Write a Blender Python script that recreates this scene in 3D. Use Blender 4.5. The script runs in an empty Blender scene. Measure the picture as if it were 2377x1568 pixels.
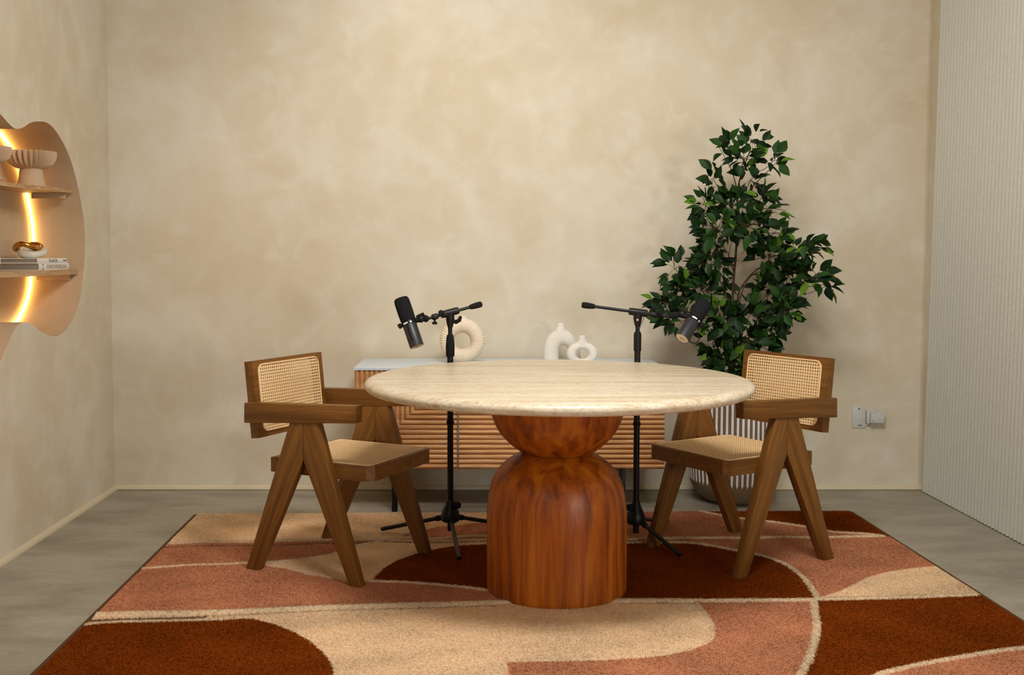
import bpy, bmesh, math, random
import numpy as np
from mathutils import Vector, Matrix, geometry
random.seed(7)
RNG = np.random.default_rng(7)
SC = bpy.context.scene
COL = SC.collection
PI = math.pi

# ------------------------------------------------------------------ camera, world, lights, exposure
F_PX, P_X, P_Y, TILT, CAM_H = 2500.0, 1100.0, 731.0, math.radians(3.2), 1.194
IM_W, IM_H = 2377, 1568
cam_data = bpy.data.cameras.new('camera')
cam = bpy.data.objects.new('camera', cam_data)
COL.objects.link(cam)
cam.location = (0, 0, CAM_H)
cam.rotation_euler = (PI / 2 - TILT, 0, 0)
cam_data.sensor_fit = 'HORIZONTAL'
cam_data.sensor_width = 36.0
cam_data.lens = 36.0 * F_PX / IM_W
cam_data.shift_x = (IM_W / 2 - P_X) / IM_W
cam_data.shift_y = -(IM_H / 2 - P_Y) / IM_W
cam_data.clip_start = 0.05
SC.camera = cam

world = bpy.data.worlds.new('room_ambient')
SC.world = world
world.use_nodes = True
world.node_tree.nodes['Background'].inputs[0].default_value = (1.0, 0.985, 0.96, 1)
world.node_tree.nodes['Background'].inputs[1].default_value = 0.10


def aim(o, target):
    d = Vector(target) - o.location
    o.rotation_euler = d.to_track_quat('-Z', 'Y').to_euler()


def area(name, loc, target, w, h, power, col=(1, 0.98, 0.945), spread=PI):
    l = bpy.data.lights.new(name, 'AREA')
    l.shape = 'RECTANGLE'
    l.size, l.size_y = w, h
    l.energy = power
    l.color = col
    l.spread = spread
    o = bpy.data.objects.new(name, l)
    COL.objects.link(o)
    o.location = loc
    aim(o, target)
    return o


def spot(name, loc, target, power, angle, blend=1.0, size=0.06, col=(1, 0.975, 0.93)):
    l = bpy.data.lights.new(name, 'SPOT')
    l.energy = power
    l.spot_size = math.radians(angle)
    l.spot_blend = blend
    l.shadow_soft_size = size
    l.color = col
    o = bpy.data.objects.new(name, l)
    COL.objects.link(o)
    o.location = loc
    aim(o, target)
    return o


area('ceiling_panel_light', (0.45, 2.55, 2.95), (0.4, 4.2, 0.6), 1.1, 0.7, 96)
spot('ceiling_spot_light', (-0.35, 3.75, 2.93), (-0.15, 5.41, 1.45), 46, 92)
spot('ceiling_spot_light', (1.15, 3.6, 2.93), (1.0, 5.41, 1.4), 20, 88)
spot('ceiling_spot_light', (0.35, 2.9, 2.93), (0.3, 3.5, 0.7), 26, 80)
spot('ceiling_spot_light', (-0.35, 5.0, 2.96), (-0.30, 5.41, 2.1), 2.4, 75)
spot('ceiling_spot_light', (0.1, 3.7, 2.93), (-1.82, 4.5, 1.25), 20, 80)  # added fill spot to brighten the left wall, no known fixture
area('studio_softbox_light', (2.05, 0.3, 0.98), (0.3, 4.2, 0.9), 0.45, 0.45, 32)
area('studio_softbox_light', (-1.35, -0.35, 1.9), (0.3, 4.2, 0.9), 1.2, 1.0, 14)

SC.view_settings.view_transform = 'Standard'
SC.view_settings.look = 'None'
SC.view_settings.gamma = 1.0
SC.view_settings.use_curve_mapping = False
SC.view_settings.exposure = 0.0

# ------------------------------------------------------------------ geometry helpers
_F = Vector((0, math.cos(TILT), -math.sin(TILT)))
_U = Vector((0, math.sin(TILT), math.cos(TILT)))
_R = Vector((1, 0, 0))
_C = Vector((0, 0, CAM_H))


def ray(x, y):
    return _R * ((x - P_X) / F_PX) - _U * ((y - P_Y) / F_PX) + _F


def at_z(x, y, z=0.0):
    d = ray(x, y)
    return _C + d * ((z - CAM_H) / d.z)


def at_y(x, y, Y):
    d = ray(x, y)
    return _C + d * (Y / d.y)


def at_x(x, y, X):
    d = ray(x, y)
    return _C + d * (X / d.x)


def srgb(r, g, b):
    def f(c):
        c /= 255.0
        return c / 12.92 if c <= 0.04045 else ((c + 0.055) / 1.055) ** 2.4
    return (f(r), f(g), f(b), 1.0)


def link(o, parent=None):
    COL.objects.link(o)
    if parent is not None:
        o.parent = parent
    return o


def thing(name, label, cat, loc=(0, 0, 0), rz=0.0, group=None):
    o = bpy.data.objects.new(name, None)
    o.empty_display_size = 0.05
    link(o)
    o.location = loc
    o.rotation_euler = (0, 0, rz)
    return tag(o, label, cat, group)


def tag(o, label=None, cat=None, group=None, kind=None):
    if label: o['label'] = label
    if cat: o['category'] = cat
    if group: o['group'] = group
    if kind: o['kind'] = kind
    return o


def struct(o):
    o['kind'] = 'structure'
    return o


def obj(name, verts, faces, mat, parent=None, smooth=False, angle=None, midx=None, matrix=None):
    me = bpy.data.meshes.new(name)
    me.from_pydata([tuple(v) for v in verts], [], faces)
    mats = mat if isinstance(mat, (list, tuple)) else [mat]
    for m in mats:
        me.materials.append(m)
    if midx is not None:
        me.polygons.foreach_set('material_index', midx)
    return finish(name, me, parent, smooth, angle, matrix)


def finish(name, me, parent=None, smooth=False, angle=None, matrix=None):
    if smooth:
        me.polygons.foreach_set('use_smooth', [True] * len(me.polygons))
        if angle:
            me.set_sharp_from_angle(angle=math.radians(angle))
    me.update()
    o = bpy.data.objects.new(name, me)
    link(o, parent)
    if matrix is not None:
        o.matrix_local = matrix
    return o


def fix_normals(me):
    bm = bmesh.new(); bm.from_mesh(me)
    bmesh.ops.recalc_face_normals(bm, faces=bm.faces[:])
    bm.to_mesh(me); bm.free()


def bm_obj(name, bm, mat, parent=None, smooth=False, angle=None, matrix=None):
    bmesh.ops.recalc_face_normals(bm, faces=bm.faces[:])
    me = bpy.data.meshes.new(name)
    bm.to_mesh(me); bm.free()
    for m in (mat if isinstance(mat, (list, tuple)) else [mat]):
        me.materials.append(m)
    return finish(name, me, parent, smooth, angle, matrix)


def board(name, lo, hi, mat, parent=None, bevel=0.002, matrix=None, seg=2):
    bm = bmesh.new()
    bmesh.ops.create_cube(bm, size=1.0)
    lo, hi = Vector(lo), Vector(hi)
    c, s = (lo + hi) / 2, hi - lo
    for v in bm.verts:
        v.co = Vector((v.co.x * s.x + c.x, v.co.y * s.y + c.y, v.co.z * s.z + c.z))
    if bevel:
        bmesh.ops.bevel(bm, geom=bm.edges[:], offset=bevel, segments=seg, affect='EDGES', profile=0.5)
    return bm_obj(name, bm, mat, parent, True, 40, matrix)


def prism(name, poly, y0, y1, mat, parent=None, grain=0.0, bevel=0.002):
    """polygon in x,z extruded along y; the mesh is kept in a frame turned so that local x follows the grain."""
    c, s = math.cos(grain), math.sin(grain)
    loc = [(x * c + z * s, -x * s + z * c) for x, z in poly]
    bm = bmesh.new()
    a = [bm.verts.new((x, y0, z)) for x, z in loc]
    b = [bm.verts.new((x, y1, z)) for x, z in loc]
    n = len(poly)
    bm.faces.new(a); bm.faces.new(b[::-1])
    for i in range(n):
        bm.faces.new((a[i], b[i], b[(i + 1) % n], a[(i + 1) % n]))
    if bevel:
        bmesh.ops.bevel(bm, geom=bm.edges[:], offset=bevel, segments=2, affect='EDGES', profile=0.5)
    return bm_obj(name, bm, mat, parent, True, 40, Matrix.Rotation(-grain, 4, 'Y'))


def lathe(name, prof, mat, parent=None, seg=48, smooth=True, angle=40, matrix=None, radial=None):
    verts, faces = [], []
    rings = []
    for (r, z) in prof:
        if r < 1e-6:
            rings.append([len(verts)]); verts.append((0, 0, z))
        else:
            ring = []
            for k in range(seg):
                a = 2 * PI * k / seg
                rr = r * (radial(a, r, z) if radial else 1.0)
                ring.append(len(verts)); verts.append((rr * math.cos(a), rr * math.sin(a), z))
            rings.append(ring)
    for A, B in zip(rings, rings[1:]):
        if len(A) == 1 and len(B) == 1: continue
        for k in range(seg):
            k2 = (k + 1) % seg
            if len(A) == 1: faces.append((A[0], B[k2], B[k]))
            elif len(B) == 1: faces.append((A[k], A[k2], B[0]))
            else: faces.append((A[k], A[k2], B[k2], B[k]))
    me = bpy.data.meshes.new(name)
    me.from_pydata(verts, [], faces)
    me.materials.append(mat)
    fix_normals(me)
    return finish(name, me, parent, smooth, angle, matrix)


def catmull(pts, n=8, closed=False):
    P = [Vector(p) for p in pts]
    out = []
    m = len(P)
    rng = range(m) if closed else range(m - 1)
    for i in rng:
        if closed:
            p0, p1, p2, p3 = P[i - 1], P[i], P[(i + 1) % m], P[(i + 2) % m]
        else:
            p0, p1, p2, p3 = P[max(i - 1, 0)], P[i], P[i + 1], P[min(i + 2, m - 1)]
        for k in range(n):
            t = k / n
            out.append(0.5 * ((2 * p1) + (p2 - p0) * t + (2 * p0 - 5 * p1 + 4 * p2 - p3) * t * t + (3 * p1 - p0 - 3 * p2 + p3) * t ** 3))
    if not closed:
        out.append(P[-1].copy())
    return out


def tube_data(path, rad, seg=10, closed=False, cap=True, base=0):
    P = [Vector(p) for p in path]
    m = len(P)
    rads = rad if isinstance(rad, (list, tuple)) else [rad] * m
    verts, faces = [], []
    t0 = (P[1] - P[0]).normalized()
    ref = Vector((0, 0, 1)) if abs(t0.z) < 0.9 else Vector((1, 0, 0))
    n = t0.cross(ref).normalized()
    for i in range(m):
        if closed: t = (P[(i + 1) % m] - P[i - 1]).normalized()
        else: t = (P[min(i + 1, m - 1)] - P[max(i - 1, 0)]).normalized()
        n = (n - t * n.dot(t)).normalized()
        b = t.cross(n)
        for k in range(seg):
            a = 2 * PI * k / seg
            verts.append(P[i] + (n * math.cos(a) + b * math.sin(a)) * rads[i])
    for i in range(m if closed else m - 1):
        j = (i + 1) % m
        for k in range(seg):
            k2 = (k + 1) % seg
            faces.append((base + i * seg + k, base + i * seg + k2, base + j * seg + k2, base + j * seg + k))
    if cap and not closed:
        faces.append(tuple(base + k for k in range(seg))[::-1])
        faces.append(tuple(base + (m - 1) * seg + k for k in range(seg)))
    return verts, faces


def tube(name, path, rad, mat, parent=None, seg=12, closed=False, matrix=None):
    v, f = tube_data(path, rad, seg, closed)
    return obj(name, v, f, mat, parent, True, 40, None, matrix)


def rod(name, a, b, prof, mat, parent=None, seg=20):
    """a lathe from a to b; prof is a list of (fraction of the length, radius)"""
    a, b = Vector(a), Vector(b)
    L = (b - a).length
    M = Matrix.Translation(a) @ (b - a).to_track_quat('Z', 'Y').to_matrix().to_4x4()
    p = [(0, prof[0][0] * L)] + [(r, t * L) for t, r in prof] + [(0, prof[-1][0] * L)]
    return lathe(name, p, mat, parent, seg, True, 35, M)


# ------------------------------------------------------------------ materials
def new_mat(name, rough=0.6, spec=0.4):
    m = bpy.data.materials.new(name)
    m.use_nodes = True
    nt = m.node_tree
    b = nt.nodes['Principled BSDF']
    b.inputs['Roughness'].default_value = rough
    b.inputs['Specular IOR Level'].default_value = spec
    return m, nt, b


def N(nt, kind, **kw):
    n = nt.nodes.new(kind)
    for k, v in kw.items():
        if k.startswith('i_'):
            n.inputs[k[2:].replace('_', ' ')].default_value = v
        else:
            setattr(n, k, v)
    return n


def coords(nt, scale=(1, 1, 1), rot=(0, 0, 0), space='Object'):
    tc = N(nt, 'ShaderNodeTexCoord')
    mp = N(nt, 'ShaderNodeMapping')
    mp.inputs['Scale'].default_value = scale
    mp.inputs['Rotation'].default_value = rot
    nt.links.new(tc.outputs[space], mp.inputs['Vector'])
    return mp.outputs['Vector']


def noise(nt, vec, scale, detail=4, rough=0.55, dist=0.0):
    n = N(nt, 'ShaderNodeTexNoise')
    n.inputs['Scale'].default_value = scale
    n.inputs['Detail'].default_value = detail
    n.inputs['Roughness'].default_value = rough
    n.inputs['Distortion'].default_value = dist
    nt.links.new(vec, n.inputs['Vector'])
    return n.outputs['Fac']


def ramp(nt, fac, stops):
    r = N(nt, 'ShaderNodeValToRGB')
    e = r.color_ramp.elements
    while len(e) < len(stops):
        e.new(0.5)
    for k, (p, c) in enumerate(stops):
        e[k].position = p
        e[k].color = c
    nt.links.new(fac, r.inputs['Fac'])
    return r.outputs['Color']


def mix(nt, a, b, fac, blend='MIX'):
    m = N(nt, 'ShaderNodeMix', data_type='RGBA', blend_type=blend)
    for sock, val in ((m.inputs['Factor'], fac), (m.inputs[6], a), (m.inputs[7], b)):
        if hasattr(val, 'links') or isinstance(val, bpy.types.NodeSocket):
            nt.links.new(val, sock)
        else:
            sock.default_value = val
    return m.outputs[2]


def bump(nt, b, height, strength=0.2, dist=0.002):
    n = N(nt, 'ShaderNodeBump')
    n.inputs['Strength'].default_value = strength
    n.inputs['Distance'].default_value = dist
    nt.links.new(height, n.inputs['Height'])
    nt.links.new(n.outputs['Normal'], b.inputs['Normal'])


def plain(name, col, rough=0.6, spec=0.4, metal=0.0, grain=0.0, gscale=60, var=0.05):
    m, nt, b = new_mat(name, rough, spec)
    b.inputs['Metallic'].default_value = metal
    v = coords(nt)
    n = noise(nt, v, gscale, 3)
    lo = tuple(c * (1 - var) for c in col[:3]) + (1,)
    hi = tuple(min(1, c * (1 + var * 0.7)) for c in col[:3]) + (1,)
    nt.links.new(ramp(nt, n, [(0.3, lo), (0.7, hi)]), b.inputs['Base Color'])
    if grain:
        bump(nt, b, n, grain, 0.001)
    return m


def plaster(name, dark, mid, light, seed=0.0):
    m, nt, b = new_mat(name, 0.75, 0.25)
    v = coords(nt, (1, 1, 1))
    off = N(nt, 'ShaderNodeVectorMath', operation='ADD')
    nt.links.new(v, off.inputs[0]); off.inputs[1].default_value = (seed, seed * 0.7, seed * 1.3)
    v = off.outputs[0]
    big = noise(nt, v, 1.9, 6, 0.6, 0.4)
    base = ramp(nt, big, [(0.26, dark), (0.50, mid), (0.74, light)])
    pat = noise(nt, v, 5.5, 5, 0.5, 1.2)
    pm = ramp(nt, pat, [(0.48, (0, 0, 0, 1)), (0.72, (1, 1, 1, 1))])
    half = N(nt, 'ShaderNodeMath', operation='MULTIPLY'); half.inputs[1].default_value = 0.55
    nt.links.new(pm, half.inputs[0])
    c1 = mix(nt, base, light, half.outputs[0])
    pk = noise(nt, v, 2.6, 3, 0.5, 0.4)
    pkm = ramp(nt, pk, [(0.5, (0, 0, 0, 1)), (0.75, (0.5, 0.5, 0.5, 1))])
    c2 = mix(nt, c1, dark, pkm)
    nt.links.new(c2, b.inputs['Base Color'])
    fine = noise(nt, v, 38, 6, 0.65, 0.6)
    bump(nt, b, fine, 0.14, 0.002)
    return m


def wood(name, dark, mid, light, rough=0.45, spec=0.4, stretch=14, scale=5.0, seed=0.0, coat=0.0, rot=(0, 0, 0), axis=0, fleck=0.82, warp=1.2):
    m, nt, b = new_mat(name, rough, spec)
    sc = [stretch, stretch, stretch]; sc[axis] = 1.0
    v = coords(nt, tuple(sc), rot)
    off = N(nt, 'ShaderNodeVectorMath', operation='ADD')
    nt.links.new(v, off.inputs[0]); off.inputs[1].default_value = (seed, seed, seed)
    info = N(nt, 'ShaderNodeObjectInfo')
    off2 = N(nt, 'ShaderNodeVectorMath', operation='MULTIPLY_ADD')
    nt.links.new(info.outputs['Random'], off2.inputs[0]); off2.inputs[1].default_value = (7, 9, 5)
    nt.links.new(off.outputs[0], off2.inputs[2])
    v = off2.outputs[0]
    n1 = noise(nt, v, scale * 0.35, 5, 0.6, warp)
    n2 = noise(nt, v, scale * 2.2, 3, 0.5, 0.4)
    c1 = ramp(nt, n1, [(0.32, dark), (0.5, mid), (0.68, light)])
    dm = ramp(nt, n2, [(0.42, (fleck, fleck, fleck, 1)), (0.58, (1, 1, 1, 1))])
    nt.links.new(mix(nt, c1, dm, 1.0, 'MULTIPLY'), b.inputs['Base Color'])
    b.inputs['Coat Weight'].default_value = coat
    b.inputs['Coat Roughness'].default_value = 0.3
    bump(nt, b, n2, 0.06, 0.001)
    return m


PL_D, PL_M, PL_L = srgb(199, 183, 155), srgb(207, 196, 173), srgb(218, 211, 195)
M_WALL = plaster('plaster_back', PL_D, PL_M, PL_L, 3.1)
M_WALL_L = plaster('plaster_left', PL_D, PL_M, PL_L, 9.7)
M_WALL_R = plaster('plaster_right', PL_D, PL_M, PL_L, 15.2)
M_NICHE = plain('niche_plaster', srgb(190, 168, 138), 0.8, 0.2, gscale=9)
M_TRIM = plain('baseboard_paint', srgb(204, 190, 160), 0.6)
M_FLUTE = plain('fluted_white', srgb(206, 205, 194), 0.6, 0.3)
M_CEIL = plain('ceiling_white', srgb(205, 198, 188), 0.9, 0.1)

m, nt, b = new_mat('concrete', 0.5, 0.35)
v = coords(nt, (1, 2.2, 1))
n1 = noise(nt, v, 2.2, 6, 0.6, 0.5)
n2 = noise(nt, v, 26, 5, 0.6)
c = ramp(nt, n1, [(0.3, srgb(134, 126, 110)), (0.5, srgb(155, 147, 130)), (0.7, srgb(171, 163, 147))])
c = mix(nt, c, ramp(nt, n2, [(0.3, (0.86, 0.86, 0.86, 1)), (0.6, (1, 1, 1, 1))]), 0.8, 'MULTIPLY')
nt.links.new(c, b.inputs['Base Color'])
bump(nt, b, n2, 0.05, 0.002)
M_CONC = m

M_CHAIR = wood('walnut_stain', srgb(100, 62, 19), srgb(120, 77, 28), srgb(134, 90, 38), 0.42, 0.35, 26, 4.0, 2.0)
M_PED = wood('glossy_teak', srgb(104, 44, 2), srgb(158, 78, 6), srgb(184, 104, 16), 0.42, 0.35, 14, 4.6, 4.0, 0.05, axis=2, fleck=0.9, warp=0.5)
M_OAK = wood('oak_ribbed', srgb(178, 122, 72), srgb(206, 152, 98), srgb(222, 174, 122), 0.55, 0.3, 12, 5.0, 1.0)
M_SHELF = wood('pale_shelf_wood', srgb(170, 132, 92), srgb(196, 158, 116), srgb(212, 178, 138), 0.6, 0.3, 12, 6.0, 6.0, axis=1)
M_CANE = plain('cane', srgb(236, 200, 148), 0.55, 0.3, gscale=220)
M_SPLINE = plain('cane_spline', srgb(236, 200, 150), 0.5)
M_BLACK = plain('black_metal', srgb(14, 13, 13), 0.42, 0.3)
M_RUBBER = plain('black_rubber', srgb(20, 20, 20), 0.8, 0.2)
M_FOAM = plain('foam_black', srgb(30, 30, 32), 0.95, 0.1, grain=0.8, gscale=500)
M_MIC = plain('mic_grey_enamel', srgb(38, 40, 44), 0.42, 0.5)
M_BADGE = plain('white_print', srgb(225, 225, 225), 0.5)
M_DISC = plain('mic_cream_disc', srgb(255, 238, 208), 0.5)
M_INK = plain('dark_ink', srgb(40, 34, 30), 0.7)
M_STEEL = plain('chrome', srgb(200, 180, 160), 0.25, 0.5, 1.0)
M_GREYMET = plain('brushed_metal', srgb(150, 140, 135), 0.4, 0.5, 0.6)
M_WHITE = plain('white_lacquer', srgb(206, 216, 222), 0.45, 0.4)
M_CERAM = plain('matte_white_ceramic', srgb(226, 220, 208), 0.8, 0.2, grain=0.25, gscale=220)
M_RIB = plain('cream_ribbed_ceramic', srgb(232, 216, 192), 0.75, 0.2)
M_CLAY = plain('taupe_clay', srgb(196, 170, 140), 0.8, 0.2, grain=0.2, gscale=150)
M_GOLD = plain('polished_gold', srgb(200, 140, 60), 0.25, 0.5, 1.0)
M_LINKW = plain('ivory_gloss', srgb(214, 208, 190), 0.3, 0.5)
M_COVER = plain('book_cover_white', srgb(226, 220, 212), 0.55)
M_COVER2 = plain('book_cover_cream', srgb(230, 224, 214), 0.55)
M_PLATE = plain('outlet_plastic', srgb(196, 196, 190), 0.45, 0.4)
M_GOLDINK = plain('gold_ink', srgb(150, 112, 58), 0.5)
M_GREYINK = plain('grey_ink', srgb(120, 116, 112), 0.6)
M_POTW = plain('planter_white', srgb(225, 222, 218), 0.5)
M_POTB = plain('planter_brown_line', srgb(78, 56, 38), 0.7)
M_POTT = plain('planter_tan_line', srgb(168, 134, 96), 0.7)
M_POTG = plain('planter_taupe', srgb(128, 106, 78), 0.55)
M_SOIL = plain('soil', srgb(50, 38, 28), 0.95)
M_BARK = plain('bark', srgb(92, 70, 50), 0.85, 0.2, gscale=80)

m, nt, b = new_mat('book_pages', 0.8, 0.1)
v = coords(nt, (1, 1, 240))
nt.links.new(ramp(nt, noise(nt, v, 6, 3), [(0.35, srgb(120, 108, 96)), (0.65, srgb(170, 156, 140))]), b.inputs['Base Color'])
M_PAGES = m

# travertine: warm cream with fine stretched veins and small pits
m, nt, b = new_mat('travertine', 0.36, 0.45)
v = coords(nt, (0.8, 8.0, 11.0), (0, 0, math.radians(13)))
nb = noise(nt, v, 2.2, 8, 0.68, 0.9)
v2 = coords(nt, (0.7, 17.0, 22.0), (0, 0, math.radians(13)))
nf = noise(nt, v2, 1.5, 4, 0.55, 0.5)
v3 = coords(nt, (0.5, 1.0, 1.0), (0, 0, math.radians(13)))
ng = noise(nt, v3, 120, 4, 0.7)
c = ramp(nt, nb, [(0.28, srgb(200, 178, 144)), (0.42, srgb(213, 197, 170)), (0.56, srgb(220, 208, 186)), (0.72, srgb(226, 217, 199))])
c = mix(nt, c, ramp(nt, nf, [(0.27, srgb(206, 170, 126)), (0.37, srgb(238, 226, 210)), (0.46, (1, 1, 1, 1))]), 0.75, 'MULTIPLY')
c = mix(nt, c, ramp(nt, ng, [(0.32, srgb(216, 204, 186)), (0.55, (1, 1, 1, 1))]), 0.8, 'MULTIPLY')
pv = coords(nt, (1, 2.0, 2.0))
pit = noise(nt, pv, 60, 2, 0.5)
c = mix(nt, c, ramp(nt, pit, [(0.24, srgb(140, 112, 78)), (0.30, (1, 1, 1, 1))]), 0.8, 'MULTIPLY')
nt.links.new(c, b.inputs['Base Color'])
bump(nt, b, ng, 0.05, 0.001)
M_TRAV = m

m, nt, b = new_mat('leaf_green', 0.5, 0.16)
at = N(nt, 'ShaderNodeAttribute', attribute_name='tone')
nt.links.new(at.outputs['Color'], b.inputs['Base Color'])
M_LEAF = m

m, nt, b = new_mat('rug_wool', 0.95, 0.0)
at = N(nt, 'ShaderNodeAttribute', attribute_name='tone')
nt.links.new(at.outputs['Color'], b.inputs['Base Color'])
b.inputs['Sheen Weight'].default_value = 0.0
M_WOOL = m
m, nt, b = new_mat('rug_tufts', 0.95, 0.0)
at = N(nt, 'ShaderNodeAttribute', attribute_name='tone')
nt.links.new(at.outputs['Color'], b.inputs['Base Color'])
tr = N(nt, 'ShaderNodeBsdfTranslucent')
nt.links.new(at.outputs['Color'], tr.inputs['Color'])
mx = N(nt, 'ShaderNodeMixShader')
mx.inputs[0].default_value = 0.5
nt.links.new(b.outputs[0], mx.inputs[1]); nt.links.new(tr.outputs[0], mx.inputs[2])
nt.links.new(mx.outputs[0], nt.nodes['Material Output'].inputs['Surface'])
M_TUFT = m
M_BACKING = plain('rug_binding', srgb(92, 66, 46), 0.95, 0.05)

m, nt, b = new_mat('led_glow', 0.4)
b.inputs['Base Color'].default_value = (1, 0.7, 0.3, 1)
b.inputs['Emission Color'].default_value = (1.0, 0.58, 0.17, 1)
b.inputs['Emission Strength'].default_value = 8.5
M_LED = m

# ------------------------------------------------------------------ setting
XL, XR, YB, ZC, Y0 = -1.824, 2.27, 5.415, 3.0, -0.6

struct(obj('floor', [(XL - .1, Y0, 0), (XR + .1, Y0, 0), (XR + .1, YB + .1, 0), (XL - .1, YB + .1, 0)], [(0, 1, 2, 3)], M_CONC))
struct(obj('ceiling', [(XL - .1, Y0, ZC), (XR + .1, Y0, ZC), (XR + .1, YB + .1, ZC), (XL - .1, YB + .1, ZC)], [(3, 2, 1, 0)], M_CEIL))
struct(obj('wall_back', [(XL, YB, 0), (XR, YB, 0), (XR, YB, ZC), (XL, YB, ZC)], [(0, 1, 2, 3)], M_WALL))
struct(obj('wall_right', [(XR, Y0, 0), (XR, YB, 0), (XR, YB, ZC), (XR, Y0, ZC)], [(3, 2, 1, 0)], M_WALL_R))

# fluted cladding over the right wall
PITCH = 0.0325
xe_ = XR - 0.012
pa_, pb_ = at_x(2148, 1143, xe_), at_x(2191, 0, xe_)
RAKE = (pa_.y - pb_.y) / (pb_.z - pa_.z) * ZC
verts, faces = [], []
ycur, nrib = 5.365, 0
cols = []
while ycur > Y0:
    for k in range(8):
        t = k / 8
        cols.append((ycur - t * PITCH, XR - 0.006 - 0.011 * (math.sin(PI * t) ** 0.7)))
    ycur -= PITCH
cols.insert(0, (5.366, XR))
for (yy, xx) in cols:
    verts += [(xx, yy, 0.004), (xx, yy - RAKE, ZC)]
for i in range(len(cols) - 1):
    faces.append((2 * i, 2 * i + 1, 2 * i + 3, 2 * i + 2))
struct(obj('wall_right_cladding', verts, faces, M_FLUTE, None, True, 50))

# left wall with the cloud-shaped opening
vis = [(0, 264.5), (18, 284.5), (36, 299), (54.5, 295.5), (71, 285), (91, 282), (109, 285), (125.5, 299), (145.5, 330), (163.6, 370),
       (178, 421), (187, 464.5), (194.5, 512), (197.5, 559), (196.7, 595.5), (192.7, 642.7), (186, 693.6), (171, 737), (152.7, 766),
       (134.5, 780), (118, 780), (98, 772), (78, 757), (62, 749), (47, 751), (34, 765), (11, 815), (0, 837)]
half = []
for (px, py) in vis:
    p = at_x(px, py, XL)
    half.append((p.y, p.z))
YM = 3.86
top_mid = [(YM, 1.80), (YM + 0.12, 1.79)]
bot_mid = [(YM + 0.12, 0.74), (YM, 0.72)]
right = top_mid + half + bot_mid
left = [(2 * YM - y, z) for (y, z) in right[::-1]][1:-1]
LOOP = [(p.x, p.y) for p in catmull([(y, z, 0) for (y, z) in right + left], 5, True)]
ND = 0.25
outer = [(Y0, 0), (YB, 0), (YB, ZC), (Y0, ZC)]
polys = [[Vector((y, z, 0)) for (y, z) in outer], [Vector((y, z, 0)) for (y, z) in LOOP]]
tris = geometry.tessellate_polygon(polys)
allp = outer + LOOP
wl = obj('wall_left', [(XL, y, z) for (y, z) in allp], [tuple(t) for t in tris], M_WALL_L)
fix_normals(wl.data)
struct(wl)
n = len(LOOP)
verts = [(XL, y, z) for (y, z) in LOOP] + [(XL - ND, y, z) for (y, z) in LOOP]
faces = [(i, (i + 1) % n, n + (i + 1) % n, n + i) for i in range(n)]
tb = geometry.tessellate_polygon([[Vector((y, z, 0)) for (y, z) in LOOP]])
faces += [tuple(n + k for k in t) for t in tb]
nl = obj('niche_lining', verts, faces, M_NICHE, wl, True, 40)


def quarter(name, a, b, nrm, mat):
    a, b, nrm = Vector(a), Vector(b), Vector(nrm)
    prof = [(0, 0)] + [(0.017 * math.cos(t), 0.022 * math.sin(t)) for t in np.linspace(0, PI / 2, 7)]
    vs = [a + nrm * p + Vector((0, 0, q)) for p, q in prof] + [b + nrm * p + Vector((0, 0, q)) for p, q in prof]
    k = len(prof)
    fs = [(i, i + 1, k + i + 1, k + i) for i in range(k - 1)]
    o = obj(name, vs, fs, mat, None, True, 60)
    return struct(o)


quarter('baseboard_back', (XL, YB, 0.003), (XR, YB, 0.003), (0, -1, 0), M_TRIM)
quarter('baseboard_left', (XL, Y0, 0.0), (XL, YB, 0.0), (1, 0, 0), M_TRIM)

# ------------------------------------------------------------------ shelf niche contents
# warm light strip along the inner edge of the opening
cy = sum(p[0] for p in LOOP) / n
strip = []
for i in range(0, n, 1):
    p0, p1 = LOOP[i - 1], LOOP[(i + 1) % n]
    t = Vector((p1[0] - p0[0], p1[1] - p0[1])).normalized()
    nn = Vector((t.y, -t.x))
    q = Vector(LOOP[i])
    for s in (1, -1):
        cand = q + nn * s * 0.016
        inside = False
        for j in range(n):
            (y1, z1), (y2, z2) = LOOP[j - 1], LOOP[j]
            if (z1 > cand.y) != (z2 > cand.y) and cand.x < (y2 - y1) * (cand.y - z1) / (z2 - z1) + y1:
                inside = not inside
        if inside:
            strip.append((XL - ND + 0.014, cand.x, cand.y))
            break
led = tube('led_strip', strip, 0.0075, M_LED, None, 8, True)
tag(led, 'glowing warm light strip curving around the inside of the wall niche', 'light strip')


def y_span(z, x0=XL):
    ys = []
    for j in range(n):
        (y1, z1), (y2, z2) = LOOP[j - 1], LOOP[j]
        if (z1 > z) != (z2 > z):
            ys.append(y1 + (y2 - y1) * (z - z1) / (z2 - z1))
    return min(ys), max(ys)


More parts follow.
